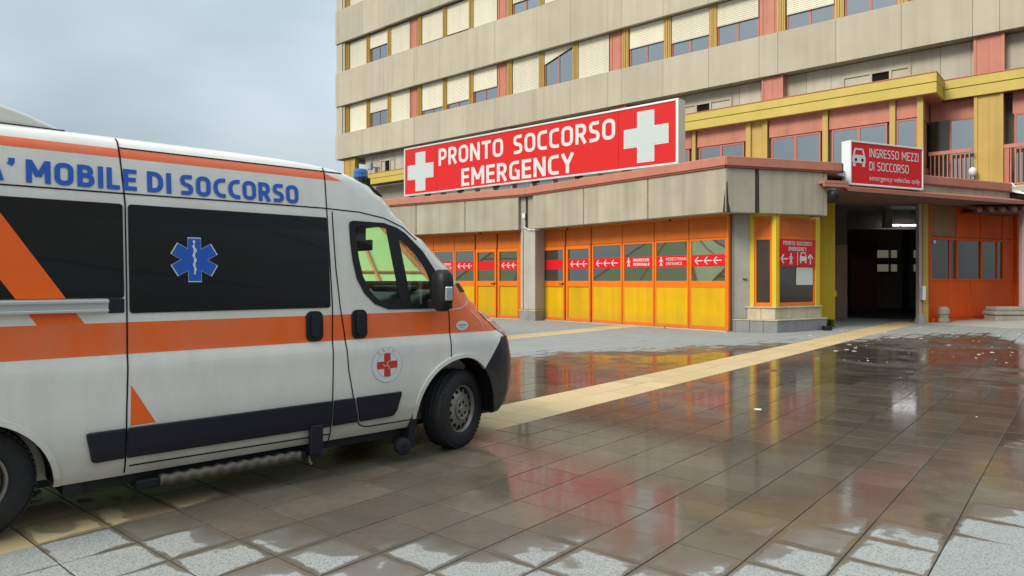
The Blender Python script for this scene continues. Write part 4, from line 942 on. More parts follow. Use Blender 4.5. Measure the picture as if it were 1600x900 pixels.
# ------------------------------------------------------------------ orange-red lobby right of the garage mouth
BO = Fr((15.0, 24.8), 25)
lob = thing('entrance_lobby', 'orange-red metal and glass lobby beside the dark ambulance entrance', 'lobby', BO.w(2.5, 0, 0))
MB(BO).box(0.0, 0.14, -0.04, 0.14, 0.0, 4.25).build('corner_post', M['orange_red'], lob)
xs = [0.14, 1.62, 3.08, 4.45, 5.2]
for i, (x0, x1) in enumerate(zip(xs, xs[1:])):
    if i: MB(BO).box(x0-0.04, x0+0.04, -0.03, 0.08, 1.50, 4.25).build('post', M['orange_red'], lob)
    a = x0+(0.04 if i else 0.0); b_ = x1-0.04
    MB(BO).box(a, b_, 0.0, 0.05, 3.12, 4.24).build('upper_panel', M['orange_red'] if i else pm('grimy_upper_panel', (0.30, 0.16, 0.06), 0.6, var=0.5, vscale=1.4), lob)
    MB(BO).box(a, b_, -0.025, 0.07, 3.0, 3.10).build('rail', M['orange_red'], lob)
    if i < 3:
        w_ = MB(BO).box(a, b_, -0.02, 0.06, 1.50, 1.58).build('window', M['orange_red'], lob)
        MB(BO).box(a, b_, 0.02, 0.035, 1.58, 3.0).build('pane', M['glass_dark'], w_)
        if i != 1: MB(BO).box(a+(b_-a)*0.73, a+(b_-a)*0.73+0.05, -0.01, 0.05, 1.58, 3.0).build('mullion', M['orange_red'], w_)
    else: MB(BO).box(a, b_, 0.0, 0.05, 1.5, 2.99).build('lower_panel', M['orange_red'], lob)
for x0, x1 in ((0.145, 2.42), (2.45, 5.2)):
    MB(BO).box(x0, x1, 0.0, 0.05, 0.26, 1.495).build('lower_panel', M['orange_red'], lob)
MB(BO).box(2.425, 2.445, -0.02, 0.045, 0.26, 1.495).build('post', M['orange_red'], lob)
MB(BO).box(0.14, 5.2, -0.06, 0.06, 0.18, 0.255).box(0.14, 5.2, -0.03, 0.06, 0.03, 0.178).build('base_rail', M['orange_red'], lob)
MB(BO).box(5.21, 5.45, -0.1, 0.1, 0, 4.25).build('post', M['orange_red'], lob)
MB(BO).box(0.12, 9.5, 0.5, 0.55, 0.0, 4.5).build('wall_backing', M['darkroom'], lob)
MB(BO).box(5.46, 8.5, 0.3, 0.4, 0.0, 1.9).build('lower_panel', M['mustard'], lob)
MB(BO).box(5.46, 8.5, 0.3, 0.4, 1.9, 4.25).build('upper_panel', M['darkwood'], lob)
MB(BO).box(0.24, 0.34, -0.06, -0.02, 2.86, 2.97).build('sensor', M['whitemetal'], lob)
MB(BO).box(0.08, 0.30, -0.14, -0.05, 0.0, 0.16).build('foot', M['orange_red'], lob, bevel=0.02)
tag(MB().box(14.52, 14.64, 24.32, 24.54, 0.82, 1.32).build('intercom', M['whitemetal'], None, bevel=0.02), 'white intercom box on the post at the right of the ambulance entrance', 'intercom')
bl = thing('stone_bollard', 'squat worn grey stone bollard in front of the orange-red lobby', 'bollard', (15.45, 24.6, 0))
MB().lathe(Vector((15.45, 24.62, 0)), Vector((0, 0, 1)), [(0.0, .17), (.05, .185), (.16, .17), (.17, .15), (.30, .16), (.32, .19), (.50, .18), (.56, .14), (.58, .08)], 12).build('bollard_body', M['render_grey'], bl, smooth=False)
gp = thing('guard_stone', 'small pale tapered guard stone at the right jamb of the ambulance entrance', 'guard stone', (14.6, 24.2, 0))
q = MB(); q.lathe(Vector((14.42, 24.3, 0)), Vector((0, 0, 1)), [(0, .2), (.05, .19), (.3, .13), (.36, .10)], 8); q.build('stone_body', M['slate'], gp)
# low masonry block, mauve post and tiled porch at the right edge
tag(MB().box(17.55, 20.6, 24.95, 25.6, 0, 0.26).box(17.5, 20.6, 24.9, 25.62, 0.262, 0.40).box(17.58, 20.6, 24.96, 25.58, 0.402, 0.56).build('masonry_block', M['render_grey'], None, bevel=0.04), 'low mossy grey masonry block under the mauve post at the right edge', 'low wall')
po = thing('tiled_porch', 'small porch roof of terracotta tiles on a mauve post at the right edge', 'porch', (18.7, 25.2, 0.56))
MB().box(18.62, 18.80, 25.1, 25.28, 0.562, 3.98).build('post', M['mauve'], po, bevel=0.01)
q = MB(); q.box(16.65, 20.8, 24.75, 24.85, 3.93, 4.05); q.build('eave_beam', M['darkwood'], po)
MB().prism([(16.7, 24.86), (20.8, 24.86), (20.8, 26.6), (16.7, 26.6)], 4.0, 4.05).build('eave_board', M['darkwood'], po)
tmb = MB(); tmb.tube([(0, 0, 0), (0.0, 0.85, 0.22)], [0.10, 0.085], 8); tp_ = Proto(tmb, 'roof_tile', M['terracotta'], True)
for i in range(10):
    for j in range(2): place(tp_, 'roof_tile', po, WORLD, 16.82+i*0.42, 24.72+j*0.8, 4.07+j*0.21)
# cameras, weeds, rubber wedge
sc_ = thing('security_camera', 'black dome security camera under the corner of the concrete fascia', 'camera', FC.w(3.42, -0.1, 4.1))
q = MB(); q.lathe(FC.w(3.55, -0.18, 4.18), Vector((0, 0, -1)), [(0, .06), (.02, .15), (.14, .15), (.24, .13), (.32, .07), (.34, .02)], 14); q.build('camera_dome', M['blackp'], sc_, smooth=True)
MB(FC).box(3.45, 3.62, -0.2, 0.2, 4.19, 4.28).build('bracket', M['greymetal'], sc_)
tag(MB().box(9.42, 9.66, 20.75, 20.95, 0.0, 0.14).build('rubber_wedge', M['blackp'], None, bevel=0.02), 'black rubber wedge lying at the foot of the kiosk plinth', 'wedge')
def weed(cx, cy, n_, h, label):
    q = MB()
    for i in range(n_):
        a = random.random()*6.28; r = random.uniform(0.02, 0.22)*h*2; z = random.uniform(0.05, 1)*h
        x, y = cx+math.cos(a)*r, cy+math.sin(a)*r; L_ = random.uniform(.05, .12)*h*4; b_ = random.random()*6.28; w_ = L_*0.3
        dx, dy = math.cos(b_), math.sin(b_)
        i0 = [q.pt(x, y, z), q.pt(x+dx*L_/2-dy*w_, y+dy*L_/2+dx*w_, z+L_*.3), q.pt(x+dx*L_, y+dy*L_, z+L_*random.uniform(-.2, .5)), q.pt(x+dx*L_/2+dy*w_, y+dy*L_/2-dx*w_, z+L_*.3)]
        q.f.append(tuple(i0))
    tag(q.build('weed', M['leaf']), label, 'weed')
weed(10.05, 21.75, 220, 0.26, 'green weeds growing at the foot of the yellow column'); weed(4.75, 21.35, 40, 0.10, 'tiny weed growing at the sill below the pedestrian entrance bay')

# ------------------------------------------------------------------ pale green glazed pyramid beyond the ambulance
def pyramid(cx0, cy0, hb, top_z, rot, nL, label):
    py = thing('glazed_pyramid', label, 'rooflight', (cx0, cy0, 0))
    apex = Vector((cx0, cy0, top_z)); ca, sa = math.cos(R(rot)), math.sin(R(rot))
    cs = [Vector((cx0+ca*x-sa*y, cy0+sa*x+ca*y, 0.5)) for x, y in ((-hb, -hb), (hb, -hb), (hb, hb), (-hb, hb))]
    for s_ in range(4):
        A_, B_ = cs[s_], cs[(s_+1) % 4]
        P = lambda u, v: A_.lerp(B_, u).lerp(apex, v)
        for j in range(nL):
            for i in range(nL):
                q = MB()
                for (u, v) in ((i/nL, j/nL), ((i+1)/nL, j/nL), ((i+1)/nL, (j+1)/nL), (i/nL, (j+1)/nL)): q.v.append(P(u, v))
                if j == nL-1: q.v = q.v[:3]; q.f.append((0, 1, 2))
                else: q.f.append((0, 1, 2, 3))
                q.build('glass_panel', M['greenpane'], py)
            if j: MB().tube([tuple(P(0, j/nL)), tuple(P(1, j/nL))], 0.045, 6).build('beam', M['beam'], py)
        MB().tube([tuple(P(0, 0)), tuple(apex)], 0.07, 6).build('beam', M['beam'], py)
        for i in range(1, nL): MB().tube([tuple(P(i/nL, 0)), tuple(P(i/nL, 0.98))], 0.05, 6).build('beam', M['beam'], py)
    MB().prism([(c_.x, c_.y) for c_ in cs], 0, 0.5).build('kerb', M['concrete'], py)
pyramid(-4.4, 17.2, 2.6, 4.1, 25, 3, 'pale green glazed pyramid rooflight seen through the ambulance cab windows')
pyramid(-12.2, 20.5, 4.6, 5.0, 40, 2, 'larger green glazed pyramid rooflight reflected in the entrance doors')

# ------------------------------------------------------------------ unseen wing added behind the viewer to dim the van side and supply reflections
WF = Fr((-6, -15.5), 6)
ow = thing('added_unseen_wing', 'long unseen wing with window bands, added behind the viewer to dim the sky light', 'building', WF.w(30, -6, 0))
MB(WF).box(0, 80, -14, -0.35, 0, 10.4).build('core_wall', M['clad_dark'], ow)
for k in range(2):
    z = 4.6+k*3.9
    MB(WF).box(0, 80, -0.35, 0.0, z-2.3 if k else 3.0, z-0.05).build('cladding_panel', M['clad'], ow)
    MB(WF).box(0, 80, -0.30, -0.22, z-0.05, z+1.6).build('window_band', M['glass_up'], ow)
MB(WF).box(0, 80, -0.35, 0.0, 10.1, 11.4).build('cladding_panel', M['clad'], ow)
# ------------------------------------------------------------------ ambulance
VL = Fr((-0.396, 6.137), 42.2); vo = VL.w(0, 1.025, 0)
amb = thing('ambulance', 'white ambulance van with orange bands, blue lettering and dark side windows', 'ambulance', vo, R(42.2))
VF = Fr((vo.x, vo.y), 42.2)       # x forward from the front axle, y to the van's left, z up
_z = [.27, .33, .45, .60, .80, .93, .97, 1.03, 1.05, 1.12, 1.22, 1.30, 1.44, 1.64, 1.88, 2.02, 2.20, 2.30, 2.34, 2.38, 2.40, 2.42, 2.44, 2.455, 2.465, 2.472]
_i = [.07, .04, .015, .004, 0, 0, .004, .018, .021, .024, .028, .032, .040, .054, .072, .080, .100, .112, .124, .15, .17, .21, .28, .40, .58, .85]
_F = [.80, .86, .91, .93, .915, .88, .865, .81, .79, .70, .52, .42, .29, .10, -.226, -.39, -.58, -.72, -.79, -.90, -1.0, -1.15, -1.35, -1.7, -2.1, -2.6]
_A = [.50, .52, .55, .56, .55, .55, .54, .53, .53, .52, .50, .48, .45, .40, .35, .35, .35, .36, .36, .40, .45, .5, .6, .7, .8, .9]
ZL = sorted(set([round(v, 4) for v in _z]+[round(v, 4) for v in np.arange(.36, 2.40, .06)]))
ZL = [z for i, z in enumerate(ZL) if i == 0 or z-ZL[i-1] > 0.004]
def smooth_tab(t_):
    v = np.interp(ZL, _z, t_)
    for _ in range(2):
        w_ = v.copy(); w_[1:-1] = (v[:-2]+2*v[1:-1]+v[2:])/4; v = w_
    return v
tF, tA, tI = smooth_tab(_F), smooth_tab(_A), np.interp(ZL, _z, _i)
def prof(z): return float(np.interp(z, ZL, tF)), float(np.interp(z, ZL, tA)), 1.025-float(np.interp(z, ZL, tI))
RX = -4.47
def side_y(x, z, inn=0.0):
    F, A, W = prof(z); F -= inn; W -= inn
    if x <= F-A: return W
    u = min((x-(F-A))/A, 0.999); return W*math.sqrt(1-u*u)
NS, NF = 22, 16
def slice_half(z, inn=0.0, rear=RX, edges=None):
    F, A, W = prof(z); F -= inn; W -= inn; pts = [(rear, 0.0), (rear, W*0.5), (rear+0.0, W-0.10), (rear+0.03, W-0.03), (rear+0.10, W)]
    a = rear+0.10; b_ = F-A
    pts += [(a+(b_-a)*k/NS, W) for k in range(1, NS+1)]
    for k in range(1, NF+1):
        th = math.pi/2*k/NF; pts.append((b_+A*math.sin(th), W*math.cos(th)))
    return pts
def loft(levels, inn=0.0, rear=RX):
    bm = bmesh.new(); rings = []
    for z in levels:
        h = slice_half(z, inn, rear); full = [(x, -y) for x, y in h] + [(x, y) for x, y in h[-2:0:-1]]
        rings.append([bm.verts.new((x, y, z)) for x, y in full])
    for a, b_ in zip(rings, rings[1:]):
        k = len(a)
        for j in range(k): bm.faces.new((a[j], a[(j+1) % k], b_[(j+1) % k], b_[j]))
    bm.faces.new(rings[0][::-1]); bm.faces.new(rings[-1])
    bmesh.ops.recalc_face_normals(bm, faces=bm.faces); return bm
def bm_obj(bm, name, mat=None, parent=None, smooth=False):
    me = bpy.data.meshes.new(name); bm.to_mesh(me); bm.free()
    if mat: me.materials.append(mat)
    if smooth:
        for p in me.polygons: p.use_smooth = True
    o = bpy.data.objects.new(name, me); COL.objects.link(o); o.parent = parent; return o
def prism_xz(poly, y0, y1):
    bm = bmesh.new(); a = [bm.verts.new((x, y0, z)) for x, z in poly]; b_ = [bm.verts.new((x, y1, z)) for x, z in poly]; k = len(poly)
    bm.faces.new(a); bm.faces.new(b_[::-1])
    for i in range(k): bm.faces.new((a[i], b_[i], b_[(i+1) % k], a[(i+1) % k]))
    bmesh.ops.recalc_face_normals(bm, faces=bm.faces); return bm
body = bm_obj(loft(ZL), 'body', M['paint'], amb, True)
def cutby(bm):
    c_ = bm_obj(bm, 'cutter'); md = body.modifiers.new('b', 'BOOLEAN'); md.operation = 'DIFFERENCE'; md.solver = 'EXACT'; md.object = c_
    c_.parent = amb
    dg = bpy.context.evaluated_depsgraph_get(); dg.update()
    me = bpy.data.meshes.new_from_object(body.evaluated_get(dg)); body.modifiers.clear(); old = body.data; body.data = me; bpy.data.meshes.remove(old)
    bpy.data.objects.remove(c_)
def arc(cx, cz, r, a0, a1, n_): return [(cx+r*math.cos(R(a0+(a1-a0)*i/n_)), cz+r*math.sin(R(a0+(a1-a0)*i/n_))) for i in range(n_+1)]
FWX, RWX = -0.03, -3.525
def farc(r_, a0, a1, n_): return [(FWX+(x-FWX)*(0.72 if x > FWX else 1.0), z) for x, z in arc(FWX, .315, r_, a0, a1, n_)]
archF = farc(.505, -8, 188, 26)+[(FWX-.5, .0), (FWX+.36, .0)]
archR = arc(RWX, .29, .425, -5, 185, 24)+[(RWX-.42, 0.0), (RWX+.42, 0.0)]
GL_OUT = [(-1.10, 1.978), (-.82, 1.975), (-.70, 1.945), (-.612, 1.898), (-.444, 1.752), (-.33, 1.60), (-.215, 1.46), (-.165, 1.36), (-.15, 1.262), (-.35, 1.262), (-.80, 1.268), (-.93, 1.315), (-1.02, 1.40), (-1.085, 1.52), (-1.115, 1.66), (-1.13, 1.80), (-1.135, 1.94), (-1.13, 1.965)]
GL_MAIN = [(-1.085, 1.925), (-1.06, 1.942), (-.86, 1.937), (-.800, 1.93), (-.745, 1.62), (-.690, 1.34), (-.682, 1.305), (-.80, 1.312), (-.90, 1.35), (-.97, 1.42), (-1.03, 1.54), (-1.06, 1.68), (-1.078, 1.82)]
GL_QTR = [(-.680, 1.845), (-.655, 1.842), (-.51, 1.712), (-.42, 1.59), (-.385, 1.50), (-.385, 1.33), (-.40, 1.305), (-.58, 1.305), (-.615, 1.50)]
inner = [z for z in ZL if .80 <= z <= 2.26]
cutby(loft(inner, 0.05, -1.27))
for sgn in (-1, 1):
    y0, y1 = (0.74*sgn, 1.3*sgn)
    cutby(prism_xz([(x, z) for x, z in archF], min(y0, y1), max(y0, y1)))
    cutby(prism_xz([(x, z) for x, z in archR], min(y0, y1), max(y0, y1)))
    shr = [(-.66+(x+.66)*0.975, 1.62+(z-1.62)*0.965) for x, z in GL_OUT]
    cutby(prism_xz(shr, min(0.7*sgn, 1.3*sgn), max(0.7*sgn, 1.3*sgn)))
# windscreen opening
bm = bmesh.new(); rg = []
for z in [z for z in ZL if 1.49 <= z <= 2.18]:
    F, A, W = prof(z); x0 = F-A+0.13
    rg.append([bm.verts.new(p) for p in ((x0, -1.3, z), (F+1.0, -1.3, z), (F+1.0, 1.3, z), (x0, 1.3, z))])
for a, b_ in zip(rg, rg[1:]):
    for j in range(4): bm.faces.new((a[j], a[(j+1) % 4], b_[(j+1) % 4], b_[j]))
bm.faces.new(rg[0][::-1]); bm.faces.new(rg[-1]); bmesh.ops.recalc_face_normals(bm, faces=bm.faces)
cutby(bm)
body.data.materials.clear(); body.data.materials.append(M['paint'])
bmb = bmesh.new(); bmb.from_mesh(body.data)
bmesh.ops.remove_doubles(bmb, verts=bmb.verts, dist=0.0005); bmb.to_mesh(body.data); bmb.free()
for p in body.data.polygons: p.use_smooth = True
try:
    body.data.set_sharp_from_angle(angle=R(32))
except Exception: pass

def patch(name, outer, mat, off=0.002, thick=0.0, holes=(), side=-1, parent=amb, dx=0.12, inn=0.0, smooth=True, mats=None):
    """a sheet following the body side: outline in (x, z), lying off metres proud of the skin"""
    bm = bmesh.new()
    for loop in (outer,)+tuple(holes):
        vs = [bm.verts.new((x, 0, z)) for x, z in loop]
        for i in range(len(vs)): bm.edges.new((vs[i], vs[(i+1) % len(vs)]))
    if holes: bmesh.ops.triangle_fill(bm, use_beauty=True, edges=bm.edges[:])
    else: bm.faces.new(bm.verts[:])
    z0, z1 = min(p[1] for p in outer), max(p[1] for p in outer); x0, x1 = min(p[0] for p in outer), max(p[0] for p in outer)
    for z in ZL:
        if z0+.001 < z < z1-.001: bmesh.ops.bisect_plane(bm, geom=bm.verts[:]+bm.edges[:]+bm.faces[:], plane_co=(0, 0, z), plane_no=(0, 0, 1))
    xs_ = list(np.arange(math.floor(x0/dx)*dx, x1, dx)) if x0 < -0.4 else []
    xs_ += list(np.arange(max(x0, -0.6), x1, 0.04)) if x1 > -0.4 else []
    for x in xs_:
        if x0+.001 < x < x1-.001: bmesh.ops.bisect_plane(bm, geom=bm.verts[:]+bm.edges[:]+bm.faces[:], plane_co=(float(x), 0, 0), plane_no=(1, 0, 0))
    def norm(x, z):
        e = .01; a = side_y(x+e, z)-side_y(x-e, z); c_ = side_y(x, z+e)-side_y(x, z-e)
        v = Vector((-a/(2*e), 1.0, -c_/(2*e))); return v.normalized()
    fs = bm.faces[:]
    bm.normal_update()
    if thick:
        r_ = bmesh.ops.extrude_face_region(bm, geom=fs); up = set(g for g in r_['geom'] if isinstance(g, bmesh.types.BMVert))
    else: up = set()
    for v in bm.verts:
        nn = norm(v.co.x, v.co.z); o_ = off+(thick if v in up else 0); y = side_y(v.co.x, v.co.z)
        p = Vector((v.co.x, y, v.co.z))+nn*o_
        v.co = (p.x, p.y*side, p.z)
    bmesh.ops.recalc_face_normals(bm, faces=bm.faces)
    if not thick:
        for f_ in bm.faces:
            if f_.normal.y*side < 0: f_.normal_flip()
    o = bm_obj(bm, name, mat, parent, smooth and not thick)
    if thick:
        md = o.modifiers.new('bevel', 'BEVEL'); md.width = min(thick*0.45, 0.008); md.segments = 2; md.limit_method = 'ANGLE'; md.angle_limit = R(50)
    return o
def pline(name, pts, w, mat=None, off=0.0035, side=-1):
    """narrow line on the skin along points (x, z)"""
    L_, R_ = [], []
    for i, p in enumerate(pts):
        a = pts[max(i-1, 0)]; b_ = pts[min(i+1, len(pts)-1)]; dx, dz = b_[0]-a[0], b_[1]-a[1]; d = math.hypot(dx, dz)
        nx, nz_ = -dz/d*w/2, dx/d*w/2; L_.append((p[0]+nx, p[1]+nz_)); R_.append((p[0]-nx, p[1]-nz_))
    return patch(name, L_+R_[::-1], mat or M['dark'], off, side=side)
def rrect(x0, x1, z0, z1, r, n_=4):
    o = []
    for cx, cz, a in ((x1-r, z1-r, 0), (x0+r, z1-r, 90), (x0+r, z0+r, 180), (x1-r, z0+r, 270)): o += arc(cx, cz, r, a, a+90, n_)
    return o
# tinted side windows
patch('side_window', rrect(-2.70, -1.318, 1.296, 1.988, .02), M['tinted'], 0.003, 0.004)
patch('side_window', rrect(-4.25, -2.728, 1.392, 1.988, .02), M['tinted'], 0.003, 0.004)
patch('window_blank', rrect(-2.82, -2.728, 1.30, 1.39, .008), M['moulding'], 0.003, 0.004)
patch('side_window', rrect(-4.20, -1.318, 1.35, 1.95, .03), M['tinted'], 0.003, 0.004, side=1)
# sliding door rail
q = MB(VF); rl = lambda: None
for (z0, z1, d0, d1) in ((1.366, 1.384, .004, .045), (1.326, 1.366, .004, .022), (1.310, 1.326, .004, .038)):
    q.box(-4.3, -2.82, -(side_y(-3, 1.35)+d1), -(side_y(-3, 1.35)+d0), z0, z1)
q.build('door_rail', M['silver'], amb, bevel=0.003)
# livery film
patch('orange_stripe', [(-4.02, 1.985), (-3.70, 1.985), (-3.42, 1.985), (-3.042, 1.393), (-3.285, 1.393)][1:] and [(-3.66, 1.985), (-3.415, 1.985), (-3.042, 1.395), (-3.287, 1.395)], M['decal_orange'], 0.0085)
patch('orange_stripe', [(-3.226, 1.306), (-2.990, 1.306), (-2.945, 1.241), (-3.185, 1.241)], M['decal_orange'], 0.002)
patch('orange_stripe', [(-2.698, .846), (-2.553, .592), (-2.700, .589)], M['decal_orange'], 0.002)
patch('film_edge', [(-2.702, .860), (-2.533, .585), (-2.702, .580)], M['decal_white'], 0.0012)
def vtext(txt, x0, x1, z0, z1, off=0.003, mat='decal_blue', bold=0.035, name='lettering'):
    q = MB()
    def em(x, y, z): q.v.append((x, -(side_y(x, z)+off-y), z)); return len(q.v)-1
    block_letters(q, txt, x0, x1, z0, z1, 0.0, 0.20, True, em); V, Fc = q.v, q.f
    me = bpy.data.meshes.new(name); me.from_pydata(V, [], Fc)
    me.materials.append(M[mat]); o = bpy.data.objects.new(name, me); COL.objects.link(o); o.parent = amb; return o
for txt, x0, x1 in (("UNITA’", -3.84, -3.285), ('MOBILE', -3.231, -2.644), ('DI', -2.583, -2.437), ('SOCCORSO', -2.381, -1.548)): vtext(txt, x0, x1, 2.078, 2.215, 0.006)
# star of life
cx, cz, r = -2.303, 1.642, .150
def star(s_, off, mat):
    pts = []; w_ = .043*s_; rr = r*s_ if s_ > 1 else r*s_
    for k in range(6):
        a = R(90-60*k); u = (math.cos(a), math.sin(a)); v = (u[1], -u[0]); ri = w_/math.tan(R(30))
        pts += [(cx+u[0]*ri-v[0]*w_, cz+u[1]*ri-v[1]*w_), (cx+u[0]*rr-v[0]*w_, cz+u[1]*rr-v[1]*w_), (cx+u[0]*rr+v[0]*w_, cz+u[1]*rr+v[1]*w_)]
    patch('star_of_life', pts, M[mat], off)
star(1.0, 0.0085, 'decal_white'); star(0.955, 0.0093, 'decal_blue')
sn = [(cx-.012*math.cos(t_*3.3)*(1.0 if t_ < 5 else .6)*(-1 if 0 else 1)*(1-.1*t_), cz+.095-.034*t_) for t_ in np.linspace(0, 5.6, 40)]
pline('staff', [(cx-.002, cz+.118), (cx, cz-.100)], .008, M['decal_white'], 0.010)
pline('snake', sn, .009, M['decal_white'], 0.0104)
patch('staff', arc(cx-.002, cz+.122, .009, 0, 345, 10), M['decal_white'], 0.0106)
# association emblem on the cab door
ex, ez = -.832, .820
patch('emblem', arc(ex, ez, .143, 0, 354, 40), M['decal_grey'], 0.002); patch('emblem', arc(ex, ez, .140, 0, 354, 40), M['decal_white'], 0.0024)
patch('emblem', arc(ex, ez, .100, 0, 354, 40), M['decal_grey'], 0.0028); patch('emblem', arc(ex, ez, .097, 0, 354, 40), M['decal_white'], 0.0032)
def clipc(h): return math.sqrt(.096**2-h*h)
for vert in (0, 1):
    h = .030; c_ = clipc(h); pl_ = [(-h, -c_), (0, -.096), (h, -c_), (h, c_), (0, .096), (-h, c_)]
    patch('emblem', [(ex+(x if vert else z), ez+(z if vert else x)) for x, z in pl_][::(1 if vert else -1)], M['decal_red'], 0.0036+0.0003*vert)
for k in range(3):
    a = R(80+120*k); b_ = a-R(60)
    pline('emblem', [(ex, ez), (ex+.024*math.cos(a), ez+.024*math.sin(a)), (ex+.024*math.cos(a)+.022*math.cos(b_), ez+.024*math.sin(a)+.022*math.sin(b_))], .008, M['decal_gold'], 0.0045)
for k, ch in enumerate('A.S.V.O.'):
    a = R(128-11*k); bx, bz = ex+.112*math.cos(a), ez+.112*math.sin(a)
    if ch == '.': patch('lettering', arc(bx, bz, .0025, 0, 300, 5), M['decal_red'], 0.003); continue
    v, f = text_mesh(ch, 0.03); me = bpy.data.meshes.new('lettering'); rot = a-math.pi/2; P_ = []
    for u, w_ in v:
        lx, lz = (u-.5)*.018, w_*.021; x, z = bx+lx*math.cos(rot)-lz*math.sin(rot), bz+lx*math.sin(rot)+lz*math.cos(rot); P_.append((x, -(side_y(x, z)+.0032), z))
    me.from_pydata(P_, [], f); me.materials.append(M['decal_red']); o = bpy.data.objects.new('lettering', me); COL.objects.link(o); o.parent = amb
# small oval badge on the front wing
patch('badge', [(-.045+.068*math.cos(t_), 1.105+.042*math.sin(t_)) for t_ in np.linspace(0, 6.1, 28)], M['decal_white'], 0.003)
pline('badge_text', [(-.095, 1.108), (.005, 1.108)], .012, M['decal_grey'], 0.0040); pline('badge_text', [(-.075, 1.088), (-.015, 1.088)], .005, M['decal_grey'], 0.0040)
# shut lines
for pts in ([(-2.742, 2.42), (-2.741, 2.347), (-2.714, 1.99), (-2.714, 1.29), (-2.715, 1.0), (-2.722, .69), (-2.724, .29)],
            [(-3.9, 2.054), (-2.73, 2.055), (-1.87, 2.060), (-1.35, 2.060), (-1.04, 2.050), (-.811, 2.015), (-.628, 1.946), (-.50, 1.85)],
            [(-1.325, 2.38), (-1.322, 2.05), (-1.300, 1.30), (-1.310, .9), (-1.312, .68), (-1.317, .27)],
            [(-1.278, 2.04), (-1.262, 1.6), (-1.235, 1.30), (-1.205, 1.10), (-1.177, .80), (-1.13, .56), (-1.10, .42), (-1.07, .365), (-1.03, .345), (-.98, .338), (-.53, .338)],
            [(-.188, 1.26), (-.185, 1.05), (-.182, .835)], [(-2.70, .333), (-1.32, .326)],
            [(-2.745, 2.349), (-1.17, 2.349)]):
    pline('shut_line', pts, .009)
pline('hood_line', [(-.15, 1.25), (-.05, 1.26), (.02, 1.30), (.10, 1.37), (.14, 1.41)], .007, M['decal_white'], 0.003)
pline('wing_line', [(.06, 1.235), (.16, 1.14), (.22, 1.05)], .005, M['decal_white'], 0.003)
# charcoal mouldings
patch('side_moulding', [(-2.944, .572), (-2.925, .578), (-2.729, .580), (-2.729, .392), (-2.89, .388), (-2.912, .40)], M['moulding'], 0.001, 0.022)
patch('side_moulding', [(-2.718, .580), (-1.322, .588), (-1.322, .390), (-2.718, .390)], M['moulding'], 0.001, 0.022)
patch('side_moulding', [(-1.306, .588), (-1.128, .588), (-1.088, .395), (-1.306, .392)], M['moulding'], 0.001, 0.022)
patch('side_moulding', [(-1.112, .588), (-.700, .592), (-.702, .56), (-.735, .45), (-.765, .405), (-.79, .40), (-1.074, .395)], M['moulding'], 0.001, 0.022)
# handles
for hx in (-1.452, -1.073):
    h_ = patch('door_handle', rrect(hx-.068, hx+.068, 1.047, 1.273, .045), M['blackp'], 0.001, 0.012)
    patch('grip', rrect(hx-.030, hx+.030, 1.075, 1.255, .028), M['moulding'], 0.013, 0.022, parent=h_)
# cab glass, seals, pillar
for sd_ in (-1, 1):
    patch('window_seal', GL_OUT, M['blackp'], 0.002, 0.006, holes=(GL_MAIN, GL_QTR), side=sd_)
    patch('door_glass', GL_MAIN, M['vglass'], 0.001, side=sd_); patch('quarter_glass', GL_QTR, M['vglass'], 0.001, side=sd_)
# windscreen sheet
def front_sheet(name, z0, z1, cut, mat, off, parent=amb):
    bm = bmesh.new(); rg = []
    for z in [z0]+[z for z in ZL if z0+.01 < z < z1-.01]+[z1]:
        F, A, W = prof(z); row = []; u0 = cut(z)
        t0 = math.asin(min(max((u0-(F-A))/A, 0), 1))
        for k in range(25):
            th = t0+(math.pi-2*t0)*k/24; x = F-A+A*math.sin(th); y = -W*math.cos(th)
            nn = Vector((math.sin(th)/A, -math.cos(th)/W, 0)).normalized()*off
            row.append(bm.verts.new((x+nn.x, y+nn.y, z+off*0.5)))
        rg.append(row)
    for a, b_ in zip(rg, rg[1:]):
        for j in range(24): bm.faces.new((a[j], a[j+1], b_[j+1], b_[j]))
    return bm_obj(bm, name, mat, parent, True)
ws = front_sheet('windscreen', 1.47, 2.19, lambda z: prof(z)[0]-prof(z)[1]+.10, M['vglass'], 0.002)
front_sheet('cowl', 1.40, 1.478, lambda z: prof(z)[0]-prof(z)[1]+.10, M['blackp'], 0.005)
front_sheet('grille', .60, .80, lambda z: prof(z)[0]-.10, M['blackp'], 0.006)
# cab interior
MB(VF).box(-1.2, -0.02, -.90, .90, .80, .90).build('cab_floor', M['dash'], amb)
q = MB(VF); q.plate([(-.60, .90), (-.62, 1.20), (-.56, 1.33), (-.35, 1.40), (-.10, 1.42), (-.02, 1.40), (.0, .90)], -.93, .93); q.build('dashboard', M['dash'], amb, bevel=0.03)
MB(VF).box(-.62, -.30, -.70, -.40, 1.405, 1.46).box(-.66, -.58, -.2, .15, 1.0, 1.36).build('dash_top', M['dash'], amb, bevel=0.03)
MB(VF).tube([(-.62, .55+.17*math.cos(t_), 1.33+.19*math.sin(t_)) for t_ in np.linspace(0, 6.283, 20)], .014, 6).build('steering_wheel', M['blackp'], amb)
for y0 in (-.82, -.28, .34):
    s_ = MB(VF).box(-1.2, -.72, y0, y0+.48, .9, 1.12).build('seat', M['seat'], amb, bevel=0.05)
    MB(VF).box(-1.22, -1.10, y0, y0+.48, 1.121, 1.62).build('backrest', M['seat'], s_, bevel=0.05)
MB(VF).box(-1.24, -1.23, -.88, .88, .85, 2.2).build('cab_bulkhead', M['lining'], amb)
MB(VF).box(-.60, -.50, -.12, -.04, 1.88, 2.05).build('mirror_stem', M['blackp'], amb)
